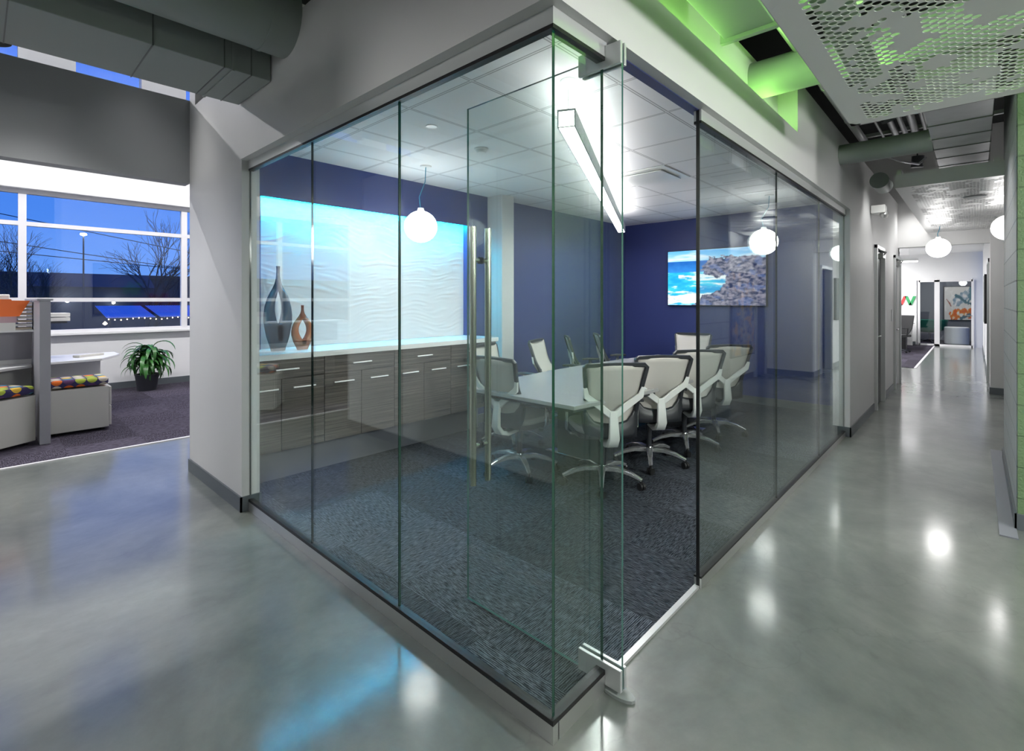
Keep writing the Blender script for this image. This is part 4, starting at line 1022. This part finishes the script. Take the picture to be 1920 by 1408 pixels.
t = thing('strobe_alarm', 'small white fixture on the hallway wall top under the pipes', 'alarm', (8.0, .92, 2.72))
MB().box(7.9, 8.1, .84, .99, 2.62, 2.72).build('body', M['white'], t, bevel=.006); MB().lathe([(.03, 0), (.05, .04), (.04, .08)], (8.0, .86, 2.56), 14).build('lens', M['alu'], t)
duct_round('round grey duct end beside the far perforated panel', (7.0, .80, 2.86), (7.4, .80, 2.86), .09, M['duct'])

# hall spotlights: one grazes the pier, the rest are added as fill
def spot(label, p, tgt, power, ang, col=(1, .99, .97), blend=.6):
    t = thing('spotlight', label, 'light', p, 'hall spotlights')
    d_ = (Vector(tgt)-Vector(p)).normalized(); P = Vector(p)
    MB().tube([tuple(P-d_*.14), tuple(P-d_*.01)], .06, 18).build('can', M['dark'], t, smooth=True)
    MB().tube([tuple(P-d_*.06), (p[0], p[1], p[2]+.5)], .008, 6).build('stem', M['dark'], t)
    l = bpy.data.lights.new('spot_lamp', 'SPOT'); l.energy = power; l.spot_size = R(ang); l.spot_blend = blend; l.shadow_soft_size = .22; l.color = col
    LAMPS.append((l, tuple(P+d_*.05), d_))
spot('black fill spotlight added over the hall left of the camera', (-1.6, 2.2, 2.8), (.9, 2.6, .4), 95, 105)
spot('black fill spotlight added over the left floor by the office', (.1, 4.5, 3.1), (.7, 4.6, 0), 55, 90)
spot('black spotlight grazing the pale pier', (.75, 4.75, 3.6), (1.27, 4.55, 1.2), 34, 60)
spot('black fill spotlight added over the hall behind the camera', (-1.4, -1.6, 2.7), (1.2, .3, 0), 135, 95)
spot('black fill spotlight added over the hall right of the camera', (1.9, -2.7, 2.55), (3.0, 1.0, 1.6), 330, 140)
spot('black fill spotlight added low beside the block wall', (4.0, -2.9, 2.5), (4.6, 1.0, 1.8), 170, 130)
spot('black fill spotlight added above the middle of the hallway', (5.5, .55, 3.08), (5.5, -.2, .9), 55, 100)
spot('black fill spotlight added beside the second perforated panel', (7.55, .50, 3.05), (7.8, .75, 0), 34, 120)
spot('black fill spotlight added in the alcove', (8.9, -.95+.35, 2.95), (9.6, -1.05, 1.2), 60, 110)
spot('black fill spotlight added near the portal', (10.9, .78, 3.1), (10.6, .7, 0), 26, 120)
spot('black fill spotlight added in the near alcove corner', (7.2, -.97, 2.95), (8.0, -.6, 0), 50, 120)

# ------------------------------------------------------------------ outdoors
struct('floor_street', B(-60, 90, 10.9, 140, -1.62, -1.5), M['asphalt'], 'dark wet street and parking lot outside', 'ground')
bb = thing('building', 'long dark low building across the street', 'building', (10, 62, -1.5))
MB().box(-60, 70, 60, 66, -1.5, 3.6).build('wall', M['bldg'], bb); MB().box(-60, 70, 59.8, 66, 3.6, 3.9).build('roof', M['bldg'], bb)
bb = thing('building', 'dark gabled shop building left of the lamp post', 'building', (5, 48, -1.5))
MB().box(2, 9, 46, 50, -1.5, 2.4).build('wall', M['bldg'], bb)
MB().add([(1.7, 45.8, 2.4), (9.3, 45.8, 2.4), (9.3, 50.2, 2.4), (1.7, 50.2, 2.4), (1.7, 48, 3.4), (9.3, 48, 3.4)], [(0, 1, 5, 4), (2, 3, 4, 5), (0, 4, 3), (1, 2, 5), (0, 3, 2, 1)]).build('roof', M['bldg'], bb)
for k, (x, y, z) in enumerate(((4.25, 45.5, 1.3), (6.75, 45.5, 1.2))):
    tag(MB().lathe([(.001, 0), (.09, .05), (.09, .12), (.001, .17)], (x, y, z), 10).build('wall_lamp', M['street'], origin=(x, y, z)), ['white wall lamp on the shop, left one', 'white wall lamp on the shop, right one'][k], 'lamp')
def aw(x0, x1, y, label):
    t = thing('canopy', label, 'canopy', ((x0+x1)/2, y, -1.5))
    mb = MB(); n = 24
    for k in range(n):
        a, b = x0+(x1-x0)*k/n, x0+(x1-x0)*(k+.5)/n
        mb.box(a, b, y, y+2.4, .87, .89)
        mb.box(b, a+(x1-x0)/n, y, y+2.4, .855, .875)
    o = mb.build('roof_sheet', M['awn'], t)
    for v in o.data.vertices: v.co.z -= (v.co.y)*(-.16)+.0
    for x in (x0+.1, x1-.1): B(x-.04, x+.04, y+.1, y+.18, -1.5, .87).build('post', M['bldg'], t)
aw(3.07, 4.48, 22.0, 'corrugated blue canopy left of the bare tree trunk')
aw(4.62, 6.6, 22.0, 'corrugated blue canopy right of the bare tree trunk')
for k in range(19):
    x = 3.12+k*.17
    tag(MB().lathe([(.001, 0), (.022, .02), (.001, .045)], (x, 21.9, .80-.03*math.sin(k*.9)), 8).build('string_light_bulb', M['bulb'], origin=(x, 21.9, .7)), 'tiny warm bulb in the string of lights under the blue canopies', 'bulb', 'string lights under the canopies')
tag(MB().lathe([(.001, 0), (.07, .06), (.001, .14)], (3.02, 21.9, .62), 10).build('porch_lamp', M['bulb'], origin=(3.02, 21.9, .62)), 'warm glowing lamp left of the string lights', 'lamp')
lp = thing('street_lamp', 'tall street lamp glowing white against the blue dusk', 'street lamp', (4.26, 38, -1.5))
MB().tube([(4.26, 38, -1.5), (4.26, 38, 5.3)], [.06, .035], 8).build('pole', M['bldg'], lp)
MB().lathe([(.001, 0), (.15, .05), (.14, .13), (.001, .17)], (4.26, 38, 5.22), 14).build('lamp_head', M['street'], lp)
for k, (xa_, za_, xb_, zb_) in enumerate(((.69, 5.12, 2.0, 4.9), (.91, 3.92, 5.2, 3.37), (.69, 3.54, 7.08, 3.09))):
    sl = (zb_-za_)/(xb_-xa_); Lz = lambda x: za_+sl*(x-xa_)
    tag(MB().tube([(-25, 30, Lz(-25)), (0, 30, Lz(0)), (12, 30, Lz(12)), (25, 30, Lz(25))], .018, 5).build('power_line', M['black'], origin=(0, 30, 6)), ['black overhead power line, highest', 'black overhead power line, middle', 'black overhead power line, lowest'][k], 'power line')
def tree(label, x, y, H, seed):
    rr = random.Random(seed); t = thing('bare_tree', label, 'tree', (x, y, -1.5)); mb = MB()
    def br(p, d_, L, r_, dep):
        q = p+d_*L; m_ = (p+q)/2+Vector((rr.uniform(-1, 1), rr.uniform(-1, 1), rr.uniform(-.5, .5)))*L*.05
        mb.tube([tuple(p), tuple(m_), tuple(q)], [r_, r_*.85, r_*.7], 5 if dep < 3 else 3, cap=False)
        if dep >= 6: return
        for k in range(3 if dep < 5 else 2):
            a = rr.uniform(0, 2*math.pi); sp = rr.uniform(.25, .6)
            o = d_.orthogonal().normalized(); o.rotate(Matrix.Rotation(a, 3, d_))
            nd = (d_+o*sp+Vector((0, 0, .10))).normalized(); br(q if k < 2 else p.lerp(q, .6), nd, L*rr.uniform(.68, .88), r_*.62, dep+1)
    br(Vector((x, y, -1.5)), Vector((0, 0, 1)), H*.26, H*.016, 0)
    mb.build('branches', M['tree'], t)
tree('bare winter tree outside, right side of the office window', 4.87, 25.5, 6.9, 5)
tree('bare winter tree outside at the left edge of the window', .75, 27, 6.0, 9)
tree('small bare tree outside left of the street lamp', 2.2, 33, 5.0, 12)

# ------------------------------------------------------------------ lamps as objects, world, camera
for l, p, d_ in LAMPS:
    o = bpy.data.objects.new(l.name, l); COL.objects.link(o); o.location = p
    if isinstance(d_, Vector): o.rotation_euler = d_.to_track_quat('-Z', 'Y').to_euler()
    else: o.rotation_euler = d_
for o in [o for o in bpy.data.objects if o.type == 'EMPTY' and o.name.startswith('spotlight')]: pass

W_ = bpy.data.worlds.new('dusk'); S.world = W_; W_.use_nodes = True
t = W_.node_tree; t.nodes.clear(); o = t.nodes.new('ShaderNodeOutputWorld'); bg = t.nodes.new('ShaderNodeBackground')
tc = t.nodes.new('ShaderNodeTexCoord'); sp = t.nodes.new('ShaderNodeSeparateXYZ'); r = t.nodes.new('ShaderNodeValToRGB')
t.links.new(tc.outputs['Generated'], sp.inputs[0]); t.links.new(sp.outputs[2], r.inputs[0]); t.links.new(r.outputs[0], bg.inputs[0]); t.links.new(bg.outputs[0], o.inputs[0])
e = r.color_ramp.elements; e[0].position = 0; e[0].color = (.16, .36, .90, 1); e[1].position = .45; e[1].color = (.02, .13, .80, 1)
k = e.new(.12); k.color = (.075, .25, .85, 1)
bg.inputs[1].default_value = 1.0

cam = bpy.data.cameras.new('camera'); co = bpy.data.objects.new('camera', cam); COL.objects.link(co)
co.location = (0, 0, 1.5); co.rotation_euler = (R(90), 0, R(42.9-90))
cam.sensor_width = 36; cam.lens = 36*934/1920; cam.shift_y = -(704-562)/1920; cam.clip_start = .05; cam.clip_end = 400
S.camera = co
S.view_settings.view_transform = 'Standard'; S.view_settings.look = 'None'; S.view_settings.gamma = 1; S.view_settings.exposure = 0.28
